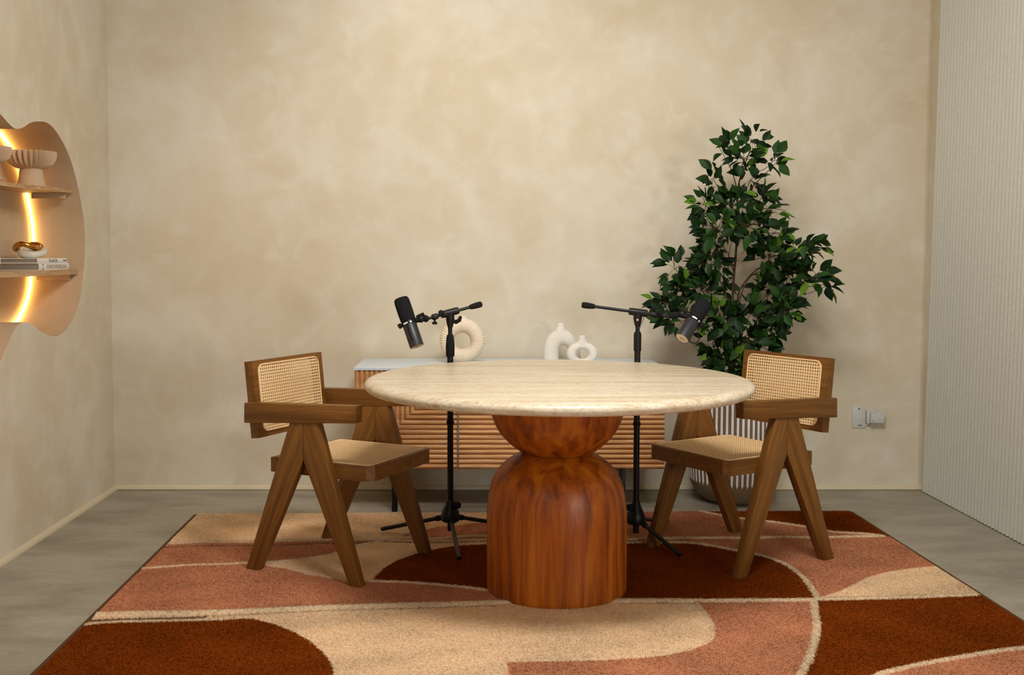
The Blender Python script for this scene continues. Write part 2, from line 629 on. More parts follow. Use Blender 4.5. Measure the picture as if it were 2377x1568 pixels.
def shelf(z_top, th, bow, label):
    ya, yb = y_span(z_top - th / 2)
    root = thing('wall_shelf', label, 'shelf', (XL - 0.13, (ya + yb) / 2, z_top), 0, 'wooden shelves in the wall niche')
    L = (yb - ya) / 2 - 0.003
    pts = [(0.104, L), (-0.118, L - 0.012), (-0.118, -L + 0.012), (0.104, -L)]
    for k in range(1, 60):
        y = -L + 2 * L * k / 60
        pts.append((0.104 - bow * math.sin(PI * k / 60), y))
    bm = bmesh.new()
    a = [bm.verts.new((x, y, 0)) for x, y in pts]
    b_ = [bm.verts.new((x, y, -th)) for x, y in pts]
    bm.faces.new(a); bm.faces.new(b_[::-1])
    for i in range(len(pts)):
        bm.faces.new((a[i], b_[i], b_[(i + 1) % len(pts)], a[(i + 1) % len(pts)]))
    bm_obj('shelf_board', bm, M_SHELF, root)
    for s in (1, -1):
        ys = L - 0.012
        board('cleat', (-0.078, min(s * ys, s * (ys - 0.016)), -th - 0.026), (0.075, max(s * ys, s * (ys - 0.016)), -th - 0.0005), M_NICHE, root, 0.001)
    return root


SH_T = shelf(1.4945, 0.017, 0.15, 'upper wooden niche shelf holding the two fluted bowls')
SH_B = shelf(1.125, 0.023, 0.03, 'lower wooden niche shelf holding the stacked books')
# stamped dark letters on the front edge of the upper shelf
vs, fs = [], []


def stroke(p, q, w=0.0016, d=Vector((1, 0, 0))):
    p, q = Vector(p), Vector(q)
    t = (q - p).normalized()
    s = t.cross(d).normalized() * w / 2
    b0 = len(vs)
    for a in (p, q):
        vs.extend([a - s, a + s, a + s + d * 0.0006, a - s + d * 0.0006])
    fs.extend([(b0, b0 + 1, b0 + 5, b0 + 4), (b0 + 1, b0 + 2, b0 + 6, b0 + 5), (b0 + 2, b0 + 3, b0 + 7, b0 + 6), (b0 + 3, b0, b0 + 4, b0 + 7),
               (b0, b0 + 1, b0 + 2, b0 + 3), (b0 + 4, b0 + 5, b0 + 6, b0 + 7)])


for (dy, a, b_) in [(0, -0.012, -0.006), (0.012, -0.010, -0.004), (0.024, -0.004, -0.010), (0.03, -0.003, -0.007), (0.05, -0.003, -0.011), (0.05, -0.003, -0.0035),
                    (0.062, -0.004, -0.011), (0.075, -0.005, -0.011), (0.085, -0.006, -0.011), (0.098, -0.009, -0.0095), (0.118, -0.003, -0.0035), (0.126, -0.003, -0.014)]:
    yy = 0.64 + dy * 1.5
    L = (y_span(1.486)[1] - y_span(1.486)[0]) / 2
    xx = 0.1046 - 0.15 * math.sin(PI * (yy + L) / (2 * L))
    stroke((xx, yy, a), (xx - 0.0004, yy + 0.010, b_), 0.003)
obj('stamped_lettering', vs, fs, M_INK, SH_T)


def ruffle_bowl(loc, s, label):
    root = thing('pedestal_bowl', label, 'bowl', loc, 0, 'fluted pedestal bowls on the upper niche shelf')
    prof = [(0.0, 0), (0.060, 0), (0.060, 0.003), (0.052, 0.04), (0.048, 0.078), (0.0, 0.078)]
    lathe('foot', [(r * s, z * s) for r, z in prof], M_CLAY, root, 40)
    pb = [(0.0, 0.074), (0.042, 0.074), (0.068, 0.082), (0.092, 0.098), (0.105, 0.120), (0.109, 0.142), (0.107, 0.153), (0.102, 0.152), (0.096, 0.125), (0.07, 0.098), (0.0, 0.09)]
    NPL = 26

    def rad(a, r, z):
        k = min(1.0, max(0.0, (r / s - 0.04) / 0.04))
        w = abs(((a * NPL / (2 * PI)) % 1.0) - 0.5) * 2
        return 1.0 - 0.19 * k * (1 - w)
    lathe('bowl_body', [(r * s, z * s) for r, z in pb], M_CLAY, root, NPL * 8, True, 50, None, rad)
    return root


ruffle_bowl((-1.953, 4.78, 1.4945), 1.0, 'fluted clay pedestal bowl standing at the far end of the upper shelf')
ruffle_bowl((-1.95, 4.345, 1.4945), 0.86, 'fluted clay pedestal bowl cut by the picture edge, in front of the full bowl')


def text_mesh(name, body, size, mat, parent, M, xs=1.0):
    cu = bpy.data.curves.new(name, 'FONT')
    cu.body = body
    cu.size = size
    cu.align_x = 'CENTER'; cu.align_y = 'CENTER'
    cu.extrude = 0.0003
    cu.space_character = xs
    o = bpy.data.objects.new(name + '_src', cu)
    COL.objects.link(o)
    bpy.context.view_layer.update()
    dg = bpy.context.evaluated_depsgraph_get()
    me = bpy.data.meshes.new_from_object(o.evaluated_get(dg))
    bpy.data.objects.remove(o)
    bpy.data.curves.remove(cu)
    me.materials.clear(); me.materials.append(mat)
    return finish(name, me, parent, False, None, M)


def book(loc, length, width, th, label, cover):
    """spine faces +x and runs along y"""
    root = thing('book', label, 'book', loc, 0, 'books stacked on the lower niche shelf')
    board('page_block', (-width + 0.004, -length / 2 + 0.004, 0.003), (-0.004, length / 2 - 0.004, th - 0.003), M_PAGES, root, 0.0005)
    bm = bmesh.new()
    pr = [(-width, 0), (0, 0), (0.002, th * .25), (0.003, th * .5), (0.002, th * .75), (0, th), (-width, th), (-width, th - 0.003), (-0.0035, th - 0.003), (-0.0035, 0.003), (-width, 0.003)]
    a = [bm.verts.new((x, -length / 2, z)) for x, z in pr]
    b_ = [bm.verts.new((x, length / 2, z)) for x, z in pr]
    k = len(pr)
    for i in range(k):
        bm.faces.new((a[i], b_[i], b_[(i + 1) % k], a[(i + 1) % k]))
    bm.faces.new(a); bm.faces.new(b_[::-1])
    bm_obj('cover', bm, cover, root)
    return root


TX = Matrix(((0, 0, 1, 0), (1, 0, 0, 0), (0, 1, 0, 0), (0, 0, 0, 1)))   # text x -> +y, text y -> +z, facing +x
bk = book((-1.868, 4.80, 1.125), 0.335, 0.19, 0.031, 'white book with gold spine letters, bottom of the stack', M_COVER)
text_mesh('spine_lettering', 'FONTAINEBLEAU', 0.0235, M_GOLDINK, bk, Matrix.Translation((0.0032, 0.022, 0.0155)) @ TX, 1.32)
vs, fs = [], []
for s in (1, -1):
    b0 = len(vs)
    vs += [(0.0034, -0.142, 0.0155 + s * 0.012), (0.0034, -0.126, 0.0155 + s * 0.012), (0.0034, -0.128, 0.0155 + s * 0.004), (0.0034, -0.133, 0.0155 + s * 0.0065)]
    fs.append((b0, b0 + 1, b0 + 2, b0 + 3))
obj('spine_emblem', vs, fs, M_GOLDINK, bk)
bk2 = book((-1.872, 4.79, 1.1565), 0.325, 0.185, 0.021, 'slimmer white book with grey script, topmost of the stack', M_COVER2)
text_mesh('spine_lettering', 'The Surf Club', 0.019, M_GREYINK, bk2, Matrix.Translation((0.0032, 0.0, 0.0105)) @ TX, 0.9)
text_mesh('spine_mark', 'ASSOULINE', 0.0075, M_INK, bk2, Matrix.Translation((0.0032, 0.135, 0.0105)) @ TX, 1.0)

kn = thing('knot_sculpture', 'gold and ivory interlinked ring sculpture on the book stack', 'sculpture', (-1.945, 4.735, 1.1775))


def ring(name, c, R_, r, tilt_x, tilt_y, mat, squash=1.0):
    path = []
    M_ = Matrix.Rotation(tilt_y, 3, 'Y') @ Matrix.Rotation(tilt_x, 3, 'X')
    for k in range(48):
        a = 2 * PI * k / 48
        path.append(Vector(c) + M_ @ Vector((R_ * squash * math.cos(a), R_ * math.sin(a), 0)))
    return tube(name, path, r, mat, kn, 16, True)


ring('ivory_ring', (0.012, -0.012, 0.0285), 0.054, 0.0155, math.radians(13), math.radians(6), M_LINKW, 0.85)
ring('ivory_ring', (-0.006, 0.030, 0.0175), 0.040, 0.0145, math.radians(-4), math.radians(-3), M_LINKW, 1.0)
gp_ = []
for k in range(48):
    a = 2 * PI * k / 48
    gp_.append(Vector((-0.010 + 0.050 * math.cos(a), 0.0 + 0.070 * math.sin(a), 0.050 - 0.012 * math.cos(2 * a))))
tube('gold_ring', gp_, 0.0115, M_GOLD, kn, 16, True)

lathe_w = lathe('white_vase', [(0, 0), (0.03, 0), (0.042, 0.012), (0.05, 0.035), (0.05, 0.055), (0.04, 0.078), (0.022, 0.092), (0.02, 0.105), (0.016, 0.105), (0.016, 0.09), (0, 0.085)], M_CERAM, None, 40)
lathe_w.location = (-1.935, 4.285, 1.125)
tag(lathe_w, 'rounded white vase cut by the picture edge beside the books', 'vase')

# ------------------------------------------------------------------ round table
TX0, TY0 = 0.293, 3.77
table = thing('round_table', 'round pale stone table on a carved wooden hourglass pedestal', 'table', (TX0, TY0, 0))
R_T, Z_T, TH = 0.676, 0.762, 0.042
prof = [(0, Z_T)]
for k in range(13):
    a = PI / 2 - PI * k / 12
    prof.append((R_T - 0.032 + 0.032 * math.cos(a), Z_T - TH / 2 + TH / 2 * math.sin(a)))
prof.append((0, Z_T - TH))
lathe('tabletop', prof, M_TRAV, table, 160, True, 60)
dome = [(0, 0.006), (0.236, 0.006), (0.244, 0.010), (0.2475, 0.02), (0.2475, 0.10), (0.2475, 0.20), (0.2472, 0.27), (0.245, 0.31), (0.240, 0.35), (0.231, 0.39), (0.215, 0.424), (0.191, 0.453), (0.162, 0.476), (0.128, 0.495), (0.115, 0.5), (0, 0.5)]
dome = [(p.x, p.y) for p in catmull([(r, z, 0) for r, z in dome[3:-2]], 4)]
lathe('pedestal_dome', [(0, 0.006), (0.236, 0.006), (0.244, 0.010)] + dome + [(0.115, 0.5), (0, 0.5)], M_PED, table, 96, True, 60)
bowl = [(0.122, 0.497), (0.150, 0.516), (0.176, 0.538), (0.200, 0.565), (0.218, 0.595), (0.231, 0.63), (0.239, 0.67), (0.243, 0.719)]
bowl = [(p.x, p.y) for p in catmull([(r, z, 0) for r, z in bowl], 4)]
lathe('pedestal_bowl', [(0, 0.4995)] + bowl + [(0, 0.719)], M_PED, table, 96, True, 60)


# ------------------------------------------------------------------ cane chairs
def cane_sheet(name, x0, x1, y0, y1, pitch, parent, corner=0.02, M_=None, sag=0.0, rr=0.33):
    """woven sheet in its local xy plane with real eight-sided holes"""
    nx, ny = int(round((x1 - x0) / pitch)), int(round((y1 - y0) / pitch))
    px, py = (x1 - x0) / nx, (y1 - y0) / ny
    vs, fs, cache = [], [], {}

    def sagz(x, y):
        u, v_ = (x - x0) / (x1 - x0), (y - y0) / (y1 - y0)
        return -sag * 16 * u * (1 - u) * v_ * (1 - v_)

    def vid(x, y, z=0.0):
        key = (round(x * 1e5), round(y * 1e5))
        if key not in cache:
            cache[key] = len(vs)
            vs.append((x, y, sagz(x, y)))
        return cache[key]
    for i in range(nx):
        for j in range(ny):
            cx, cy_ = x0 + (i + .5) * px, y0 + (j + .5) * py
            ex = min(cx - x0, x1 - cx); ey = min(cy_ - y0, y1 - cy_)
            if ex < corner and ey < corner and math.hypot(corner - ex, corner - ey) > corner * 1.05:
                continue
            hx, hy = px / 2, py / 2
            O = [(-hx, -hy), (0, -hy), (hx, -hy), (hx, 0), (hx, hy), (0, hy), (-hx, hy), (-hx, 0)]
            I = []
            for k in range(8):
                a = -3 * PI / 4 + k * PI / 4
                I.append((math.cos(a) * px * rr, math.sin(a) * py * rr))
            o_ = [vid(cx + a, cy_ + b2) for a, b2 in O]
            ii = []
            for a, b2 in I:
                ii.append(len(vs)); vs.append((cx + a, cy_ + b2, sagz(cx, cy_) - 0.0008))
            for k in range(8):
                k2 = (k + 1) % 8
                fs.append((o_[k], o_[k2], ii[k2], ii[k]))
    return obj(name, vs, fs, M_CANE, parent, False, None, None, M_)


def rounded_loop(x0, x1, y0, y1, r, k=6):
    pts = []
    for (cx, cy_, a0) in ((x1 - r, y1 - r, 0), (x0 + r, y1 - r, PI / 2), (x0 + r, y0 + r, PI), (x1 - r, y0 + r, 1.5 * PI)):
        for i in range(k + 1):
            a = a0 + PI / 2 * i / k
            pts.append((cx + r * math.cos(a), cy_ + r * math.sin(a), 0))
    return pts


def frame_plate(name, outer_, x0, x1, y0, y1, r, z0, z1, mat, parent, M_=None, bevel=0.0015):
    """flat frame with a rounded rectangular opening"""
    inner = [(p[0], p[1]) for p in rounded_loop(x0, x1, y0, y1, r)]
    pol = [[Vector((a, b2, 0)) for a, b2 in outer_], [Vector((a, b2, 0)) for a, b2 in inner]]
    t = geometry.tessellate_polygon(pol)
    al = list(outer_) + inner
    k = len(al)
    vs = [(a, b2, z0) for a, b2 in al] + [(a, b2, z1) for a, b2 in al]
    fs = [tuple(q) for q in t] + [tuple(q2 + k for q2 in q) for q in t]
    no = len(outer_)
    for i in range(no):
        j = (i + 1) % no
        fs.append((i, j, k + j, k + i))
    ni = len(inner)
    for i in range(ni):
        j = (i + 1) % ni
        fs.append((no + i, no + j, k + no + j, k + no + i))
    o = obj(name, vs, fs, mat, parent, False, None, None, M_)
    fix_normals(o.data)
    return o


def make_chair(label, loc, rz):
    c = thing('cane_armchair', label, 'chair', loc, rz, 'cane armchairs at the round table')
    for s in (-1, 1):
        ya, yb = sorted((s * 0.224, s * 0.26))
        yc, yd = sorted((s * 0.222, s * 0.265))
        prism('leg', [(0.211, 0.010), (0.258, 0.010), (0.075, 0.592), (0.0125, 0.588), (0.0125, 0.45)], ya, yb, M_CHAIR, c, math.radians(110), 0.003)
        prism('leg', [(-0.256, 0.010), (-0.200, 0.010), (0.0115, 0.45), (0.0115, 0.588), (-0.046, 0.583)], ya, yb, M_CHAIR, c, math.radians(66), 0.003)
        prism('armrest', [(-0.252, 0.567), (0.244, 0.600), (0.246, 0.662), (-0.250, 0.643)], yc, yd, M_CHAIR, c, math.radians(3), 0.004)
    # seat
    W = 0.2235
    out = [(-0.16, -W), (0.258, -W), (0.280, -W + 0.026), (0.280, W - 0.026), (0.258, W), (-0.16, W)]
    frame_plate('seat_frame', out, -0.142, 0.262, -W + 0.018, W - 0.018, 0.022, 0.386, 0.440, M_CHAIR, c)
    cane_sheet('seat_cane', -0.146, 0.266, -W + 0.014, W - 0.014, 0.0118, c, 0.02, Matrix.Translation((0, 0, 0.4412)), 0.006, 0.27)
    board('seat_base', (-0.143, -W + 0.017, 0.398), (0.263, W - 0.017, 0.408), M_CHAIR, c, 0.0)
    sp = [Vector(p) for p in rounded_loop(-0.142, 0.262, -W + 0.018, W - 0.018, 0.022)]
    tube('seat_spline', [p + Vector((0, 0, 0.4412)) for p in sp], 0.0026, M_SPLINE, c, 6, True)
    # back: local frame x = across, y = up the lean, z = forward
    lean = math.atan2(0.030, 0.287)
    up = Vector((-math.sin(lean), 0, math.cos(lean)))
    fw = Vector((math.cos(lean), 0, math.sin(lean)))
    ac = Vector((0, 1, 0))
    B = Matrix(((ac.x, up.x, fw.x, -0.250), (ac.y, up.y, fw.y, 0), (ac.z, up.z, fw.z, 0.503), (0, 0, 0, 1)))
    HB = 0.289
    frame_plate('back_frame', [(-W, 0), (W, 0), (W, HB), (-W, HB)], -W + 0.033, W - 0.033, 0.024, HB - 0.018, 0.026, 0.0, 0.037, M_CHAIR, c, B)
    a = (-W + 0.030, W - 0.030, 0.021, HB - 0.015)
    cane_sheet('back_cane', a[0], a[1], a[2], a[3], 0.0122, c, 0.026, B @ Matrix.Translation((0, 0, 0.0372)), 0.0, 0.30)
    cane_sheet('back_cane', a[0] + .005, a[1], a[2] + .004, a[3], 0.0120, c, 0.026, B @ Matrix.Translation((0, 0, 0.002)), 0.0, 0.30)
    sp = [Vector(p) for p in rounded_loop(-W + 0.031, W - 0.031, 0.022, HB - 0.016, 0.026)]
    tube('back_spline', [B @ (p + Vector((0, 0, 0.038))) for p in sp], 0.0032, M_SPLINE, c, 6, True)
    return c


chair = make_chair('brown cane armchair facing right, beside the tilted microphone without leaves behind it', (-0.5124, 4.1034, 0.0), math.radians(-27))


def copy_tree(o, parent=None):
    c = o.copy(); COL.objects.link(c); c.parent = parent
    for ch in list(o.children):
        copy_tree(ch, c)
    return c


chair_r = copy_tree(chair)
chair_r.location = (1.047, 4.212, 0.0)
chair_r.rotation_euler = (0, 0, math.radians(211))
chair_r['label'] = 'brown cane armchair facing left, in front of the potted tree'

# ------------------------------------------------------------------ sideboard
SX0, SX1, SY0, SY1, SZ0, SZ1 = -0.55, 0.88, 4.93, 5.385, 0.202, 0.6735
sb = thing('sideboard', 'ribbed oak sideboard with white top on thin black legs', 'sideboard', (0.165, 5.157, 0))
ox, oy = 0.165, 5.157
board('carcass', (SX0 - ox, SY0 + 0.022 - oy, SZ0), (SX1 - ox, SY1 - oy, SZ1 - 0.0125), M_OAK, sb, 0.001)
board('top_panel', (SX0 - 0.002 - ox, SY0 - 0.002 - oy, SZ1 - 0.012), (SX1 + 0.002 - ox, SY1 - oy, SZ1), M_WHITE, sb, 0.001)
DW = (SX1 - SX0) / 3
ZT_D = SZ1 - 0.0135


def rib_profile(nr, p, amp):
    out = []
    for k in range(nr):
        for q in range(7):
            t = q / 6.0
            if q == 6 and k < nr - 1: continue
            out.append((k * p + t * p, amp * (abs(math.sin(PI * t)) ** 0.6)))
    return out


def door(x0, x1, mitre):
    H_ = ZT_D - SZ0
    W_ = x1 - x0
    nr = 20
    p = H_ / nr
    prof = rib_profile(nr, p, 0.0095)
    vs, fs = [], []
    yf = SY0 + 0.010 - oy
    for (d, h) in prof:
        if mitre:
            dd = min(d, W_)
            vs += [(x0 + dd - ox, yf - h, ZT_D), (x0 + dd - ox, yf - h, SZ0 + d), (x1 - ox, yf - h, SZ0 + d)]
        else:
            vs += [(x0 - ox, yf - h, SZ0 + d), ((x0 + x1) / 2 - ox, yf - h, SZ0 + d), (x1 - ox, yf - h, SZ0 + d)]
    for i in range(len(prof) - 1):
        for j in range(2):
            fs.append((3 * i + j, 3 * i + j + 1, 3 * i + 4 + j, 3 * i + 3 + j))
    # side and back closures
    b0 = len(vs)
    yb_ = SY0 + 0.021 - oy
    for (x, z) in ((x0, SZ0), (x1, SZ0), (x1, ZT_D), (x0, ZT_D)):
        vs += [(x - ox, yf, z), (x - ox, yb_, z)]
    for i in range(4):
        j = (i + 1) % 4
        fs.append((b0 + 2 * i, b0 + 2 * j, b0 + 2 * j + 1, b0 + 2 * i + 1))
    o = obj('door', vs, fs, M_OAK, sb, True, 50)
    return o


door(SX0, SX0 + DW - 0.004, True)
door(SX0 + DW + 0.004, SX0 + 2 * DW - 0.002, False)
door(SX0 + 2 * DW + 0.002, SX1, False)
st = board('door_trim_strip', (SX0 + DW - 0.0038 - ox, SY0 - 0.006 - oy, SZ0 - 0.003), (SX0 + DW + 0.0038 - ox, SY0 + 0.02 - oy, ZT_D), M_GREYMET, sb, 0.001)
for lx in (-0.368, 0.690):
    for ly in (SY0 + 0.012, SY1 - 0.06):
        board('leg', (lx - 0.013 - ox, ly - oy, 0.0), (lx + 0.013 - ox, ly + 0.026 - oy, SZ0 - 0.0005), M_BLACK, sb, 0.002)

# ------------------------------------------------------------------ vases on the sideboard
ZS = SZ1
# ribbed ring vase
rv = thing('ring_vase', 'cream ribbed ring-shaped vase on the left of the sideboard', 'vase', (-0.056, 5.15, ZS))
vs, fs = [], []
NA, NB = 216, 20
cz = 0.1075
for i in range(NA):
    a = 2 * PI * i / NA
    ribm = 1.0 + 0.12 * (abs(math.sin(a * 27)) - 0.5)
    for k in range(NB):
        t = 2 * PI * k / NB
        rr = 0.0735 + 0.034 * ribm * math.cos(t)
        zz = 0.034 * ribm * math.sin(t)
        vs.append((rr * math.cos(a), zz, cz + rr * math.sin(a) - 0.003 * math.cos(t) * 0))
for i in range(NA):
    for k in range(NB):
        fs.append((i * NB + k, ((i + 1) % NA) * NB + k, ((i + 1) % NA) * NB + (k + 1) % NB, i * NB + (k + 1) % NB))
o = obj('ring_body', vs, fs, M_RIB, rv, True)
fix_normals(o.data)
lathe('neck', [(0.044, 0.184), (0.033, 0.197), (0.024, 0.208), (0.0190, 0.217), (0.0175, 0.227), (0.013, 0.227), (0.013, 0.205)], M_RIB, rv, 40, True, 40, Matrix.Diagonal((1, 0.72, 1, 1)))


def sweep_vase(name, path, rads, neck_prof, neck_at, loc, label, closed, flat=0.8, ycap=0.03):
    """body and neck grown together into one smooth skin"""
    v_, f_ = tube_data(path, rads, 24, closed, True)
    vs_ = [(p.x, p.y * flat, max(p.z, 0.0)) for p in v_]
    fs_ = [tuple(q) for q in f_]
    k0, sg = len(vs_), 24
    for (r_, z) in neck_prof:
        for k in range(sg):
            vs_.append((neck_at[0] + r_ * math.cos(2 * PI * k / sg), min(r_, ycap) * math.sin(2 * PI * k / sg), neck_at[2] + z))
    m_ = len(neck_prof)
    for i in range(m_ - 1):
        for k in range(sg):
            k2 = (k + 1) % sg
            fs_.append((k0 + i * sg + k, k0 + i * sg + k2, k0 + (i + 1) * sg + k2, k0 + (i + 1) * sg + k))
    fs_.append(tuple(k0 + k for k in range(sg))[::-1])
    fs_.append(tuple(k0 + (m_ - 1) * sg + k for k in range(sg)))
    o = obj(name, vs_, fs_, M_CERAM, None, True)
    fix_normals(o.data)
    rm = o.modifiers.new('r', 'REMESH'); rm.mode = 'VOXEL'; rm.voxel_size = 0.0022; rm.use_smooth_shade = True
    sm = o.modifiers.new('s', 'SMOOTH'); sm.factor = 0.5; sm.iterations = 22
    bpy.context.view_layer.update()
    me_ = bpy.data.meshes.new_from_object(o.evaluated_get(bpy.context.evaluated_depsgraph_get()))
    o.modifiers.clear()
    o.data = me_
    o.location = loc
    r2 = neck_prof[-1][0]
    ring_ = [(r2 * 0.62 * math.cos(2 * PI * k / 24), r2 * 0.62 * math.sin(2 * PI * k / 24), 0) for k in range(24)]
    h = obj('mouth', ring_, [tuple(range(24))], M_INK, o, False, None, None, Matrix.Translation((neck_at[0], 0, neck_at[2] + neck_prof[-1][1] - 0.0002)))
    return tag(o, label, 'vase')


# arch vase: one stout foot, one slender, with a neck on top
ap = [(-0.048, 0, 0.0), (-0.050, 0, 0.04), (-0.046, 0, 0.075), (-0.030, 0, 0.105), (0.0, 0, 0.122), (0.032, 0, 0.108), (0.055, 0, 0.080), (0.068, 0, 0.045), (0.072, 0, 0.0)]
ar = [0.038, 0.0385, 0.039, 0.040, 0.040, 0.034, 0.027, 0.024, 0.024]
path = catmull(ap, 6)
rads = [p.x for p in catmull([(r, 0, 0) for r in ar], 6)]
sweep_vase('arch_vase', path, rads, [(0.040, -0.022), (0.046, -0.006), (0.042, 0.006), (0.033, 0.018), (0.0255, 0.032), (0.0205, 0.046), (0.0195, 0.060)], (-0.004, 0, 0.128),
           (0.425, 5.22, ZS), 'taller white arch-shaped vase behind the small looped vase', False, 0.8)
dp = []
dr = []
for k in range(40):
    a = 2 * PI * k / 40
    r_ = 0.0235 - 0.0075 * max(0, math.sin(a)) ** 2 - 0.012 * max(0, -math.sin(a)) ** 2
    dp.append((math.cos(a) * (0.0285 + r_), 0, 0.047 + math.sin(a) * (0.0235 + r_)))
    dr.append(r_)
sweep_vase('looped_vase', dp, dr, [(0.036, -0.016), (0.034, -0.008), (0.026, 0.003), (0.0195, 0.013), (0.0165, 0.023), (0.0165, 0.0345)], (0.0, 0, 0.100),
           (0.517, 5.12, ZS), 'small white looped vase in front of the arch-shaped vase', True, 1.05, 0.0165)


# ------------------------------------------------------------------ microphone stands
def mic_stand(label, base, tips, boom_a, boom_b, zj, side, grip):
    """boom_a: counterweight end, boom_b: microphone end, world coordinates"""
    bx, by = base
    r = thing('microphone_stand', label, 'microphone stand', (bx, by, 0), 0, 'microphone stands behind the table')
    O = Vector((bx, by, 0))
    a, b_ = Vector(boom_a) - O, Vector(boom_b) - O
    rod('pole', (0, 0, 0.055), (0, 0, zj - 0.14), [(0, 0.0125), (1, 0.0125)], M_BLACK, r)
    rod('inner_pole', (0, 0, zj - 0.16), (0, 0, zj - 0.045), [(0, 0.0088), (1, 0.0088)], M_BLACK, r)
    if grip:
        rod('height_clutch', (0, 0, zj - 0.178), (0, 0, zj - 0.088), [(0, 0.0165), (0.03, 0.0175), (0.45, 0.0185), (0.85, 0.0155), (0.97, 0.013), (1, 0.010)], M_RUBBER, r)
    else:
        rod('height_clutch', (0, 0, zj - 0.16), (0, 0, zj - 0.082), [(0, 0.0148), (0.06, 0.0155), (0.9, 0.0155), (0.93, 0.0135), (1, 0.0135)], M_BLACK, r)
    rod('base_hub', (0, 0, 0.092), (0, 0, 0.185), [(0, 0.030), (0.06, 0.038), (0.25, 0.040), (0.5, 0.034), (0.75, 0.022), (1, 0.0155)], M_BLACK, r)
    kd = Vector((0.75 * side, -0.5, 0)).normalized()
    rod('hub_knob', kd * 0.014 + Vector((0, 0, 0.165)), kd * 0.045 + Vector((0, 0, 0.165)), [(0, 0.006), (0.4, 0.006), (0.45, 0.015), (1, 0.013)], M_RUBBER, r, 12)
    for tp in tips:
        e = Vector((tp[0] - bx, tp[1] - by, 0.021))
        d = Vector((e.x, e.y, 0)).normalized()
        s_ = d * 0.030 + Vector((0, 0, 0.108))
        lg = rod('leg', s_, e - (e - s_).normalized() * 0.03, [(0, 0.0085), (1, 0.0085)], M_BLACK, r, 14)
        ft = rod('rubber_foot', e - (e - s_).normalized() * 0.035, e + (e - s_).normalized() * 0.004, [(0, 0.0105), (0.85, 0.012), (1, 0.009)], M_RUBBER, None, 14)
        mw = ft.matrix_local.copy()
        ft.parent = lg
        ft.matrix_local = lg.matrix_local.inverted() @ mw
    # clamp holding the boom
    d = (b_ - a).normalized()
    J = Vector((0, 0, zj))
    f_ = (J - a).dot(d) / (b_ - a).length
    J = a + d * (J - a).dot(d)
    rod('boom_bracket', (0, 0, zj - 0.060), J + Vector((0, 0, -0.004)), [(0, 0.010), (0.2, 0.0135), (0.6, 0.0175), (1, 0.017)], M_BLACK, r, 16)
    rod('boom_clamp', J - d * 0.036, J + d * 0.040, [(0, 0.0135), (0.15, 0.0150), (0.85, 0.0150), (1, 0.0130)], M_BLACK, r, 16)
    rod('boom_arm', a + d * 0.02, b_, [(0, 0.0065), (1, 0.0058)], M_BLACK, r, 14)
    rod('counterweight', a, a + d * 0.055, [(0, 0.006), (0.02, 0.0088), (0.06, 0.0112), (0.12, 0.0125), (0.3, 0.0128), (0.6, 0.0120), (0.85, 0.0105), (0.95, 0.0090), (1, 0.0070)], M_RUBBER, r, 20)
    rod('boom_collar', J + d * 0.052, J + d * 0.078, [(0, 0.0105), (0.2, 0.0125), (0.8, 0.0125), (1, 0.0105)], M_BLACK, r, 16)
    kz = -1 if grip else 1
    q = J + d * 0.066
    rod('boom_knob', q + Vector((0, 0, 0.010 * kz)), q + Vector((0, 0, 0.031 * kz)), [(0, 0.004), (0.5, 0.004), (0.55, 0.0110), (1, 0.0095)], M_RUBBER, r, 12)
    rod('cable_clip', (0, 0, 0.498), (0, 0, 0.512), [(0, 0.0155), (1, 0.0155)], M_RUBBER, r, 16)
    kq = Vector((0, 0, zj - 0.032))
    if grip:
        v0 = kq + Vector((0.012, -0.012, 0))
        tube('tilt_lever', [v0, v0 + Vector((0.012, -0.006, -0.004)), v0 + Vector((0.026, -0.010, 0.004)), v0 + Vector((0.032, -0.010, 0.020))], [0.008, 0.009, 0.0085, 0.006], M_RUBBER, r, 10)
        q2 = J + d * 0.035
        rod('boom_knob', q2 + Vector((0, 0, 0.004)), q2 + Vector((-0.004, -0.022, 0.010)), [(0, 0.006), (0.4, 0.012), (1, 0.011)], M_RUBBER, r, 14)
    else:
        rod('tilt_bolt', kq + Vector((-0.003, -0.014, 0)), kq + Vector((-0.003, -0.021, 0)), [(0, 0.006), (0.6, 0.006), (1, 0.003)], M_STEEL, r, 14)
        v0 = kq + Vector((0.017, -0.004, 0.006))
        tube('cable_hook', [v0, v0 + Vector((0.008, -0.006, 0.006)), v0 + Vector((0.006, -0.006, -0.002)), v0 + Vector((-0.004, -0.006, -0.026)), v0 + Vector((-0.009, -0.006, -0.034)), v0 + Vector((-0.004, -0.006, -0.038))], 0.0014, M_STEEL, r, 6)
        q2 = J + d * 0.084
        rod('boom_knob', q2 + Vector((0, -0.004, 0.006)), q2 + Vector((0.006, -0.024, 0.012)), [(0, 0.006), (0.4, 0.011), (1, 0.010)], M_RUBBER, r, 14)
    return r


YS, YSR = 4.395, 4.355
mic_stand('black tripod microphone stand beside the ring-shaped vase', (-0.0970, 4.393), [(-0.418, 4.527), (-0.053, 4.048), (0.180, 4.604)],
          at_y(1119, 706, YS + 0.02), at_y(975, 745, YS - 0.03), at_y(1045, 727, YS).z, 1, True)
mic_stand('black tripod microphone stand reaching in front of the potted tree', (0.6635, 4.355), [(0.814, 4.094), (0.861, 4.674), (0.335, 4.426)],
          at_y(1350, 708, YSR + 0.02), at_y(1566, 737, YSR - 0.02), at_y(1486, 724, YSR).z, -1, False)


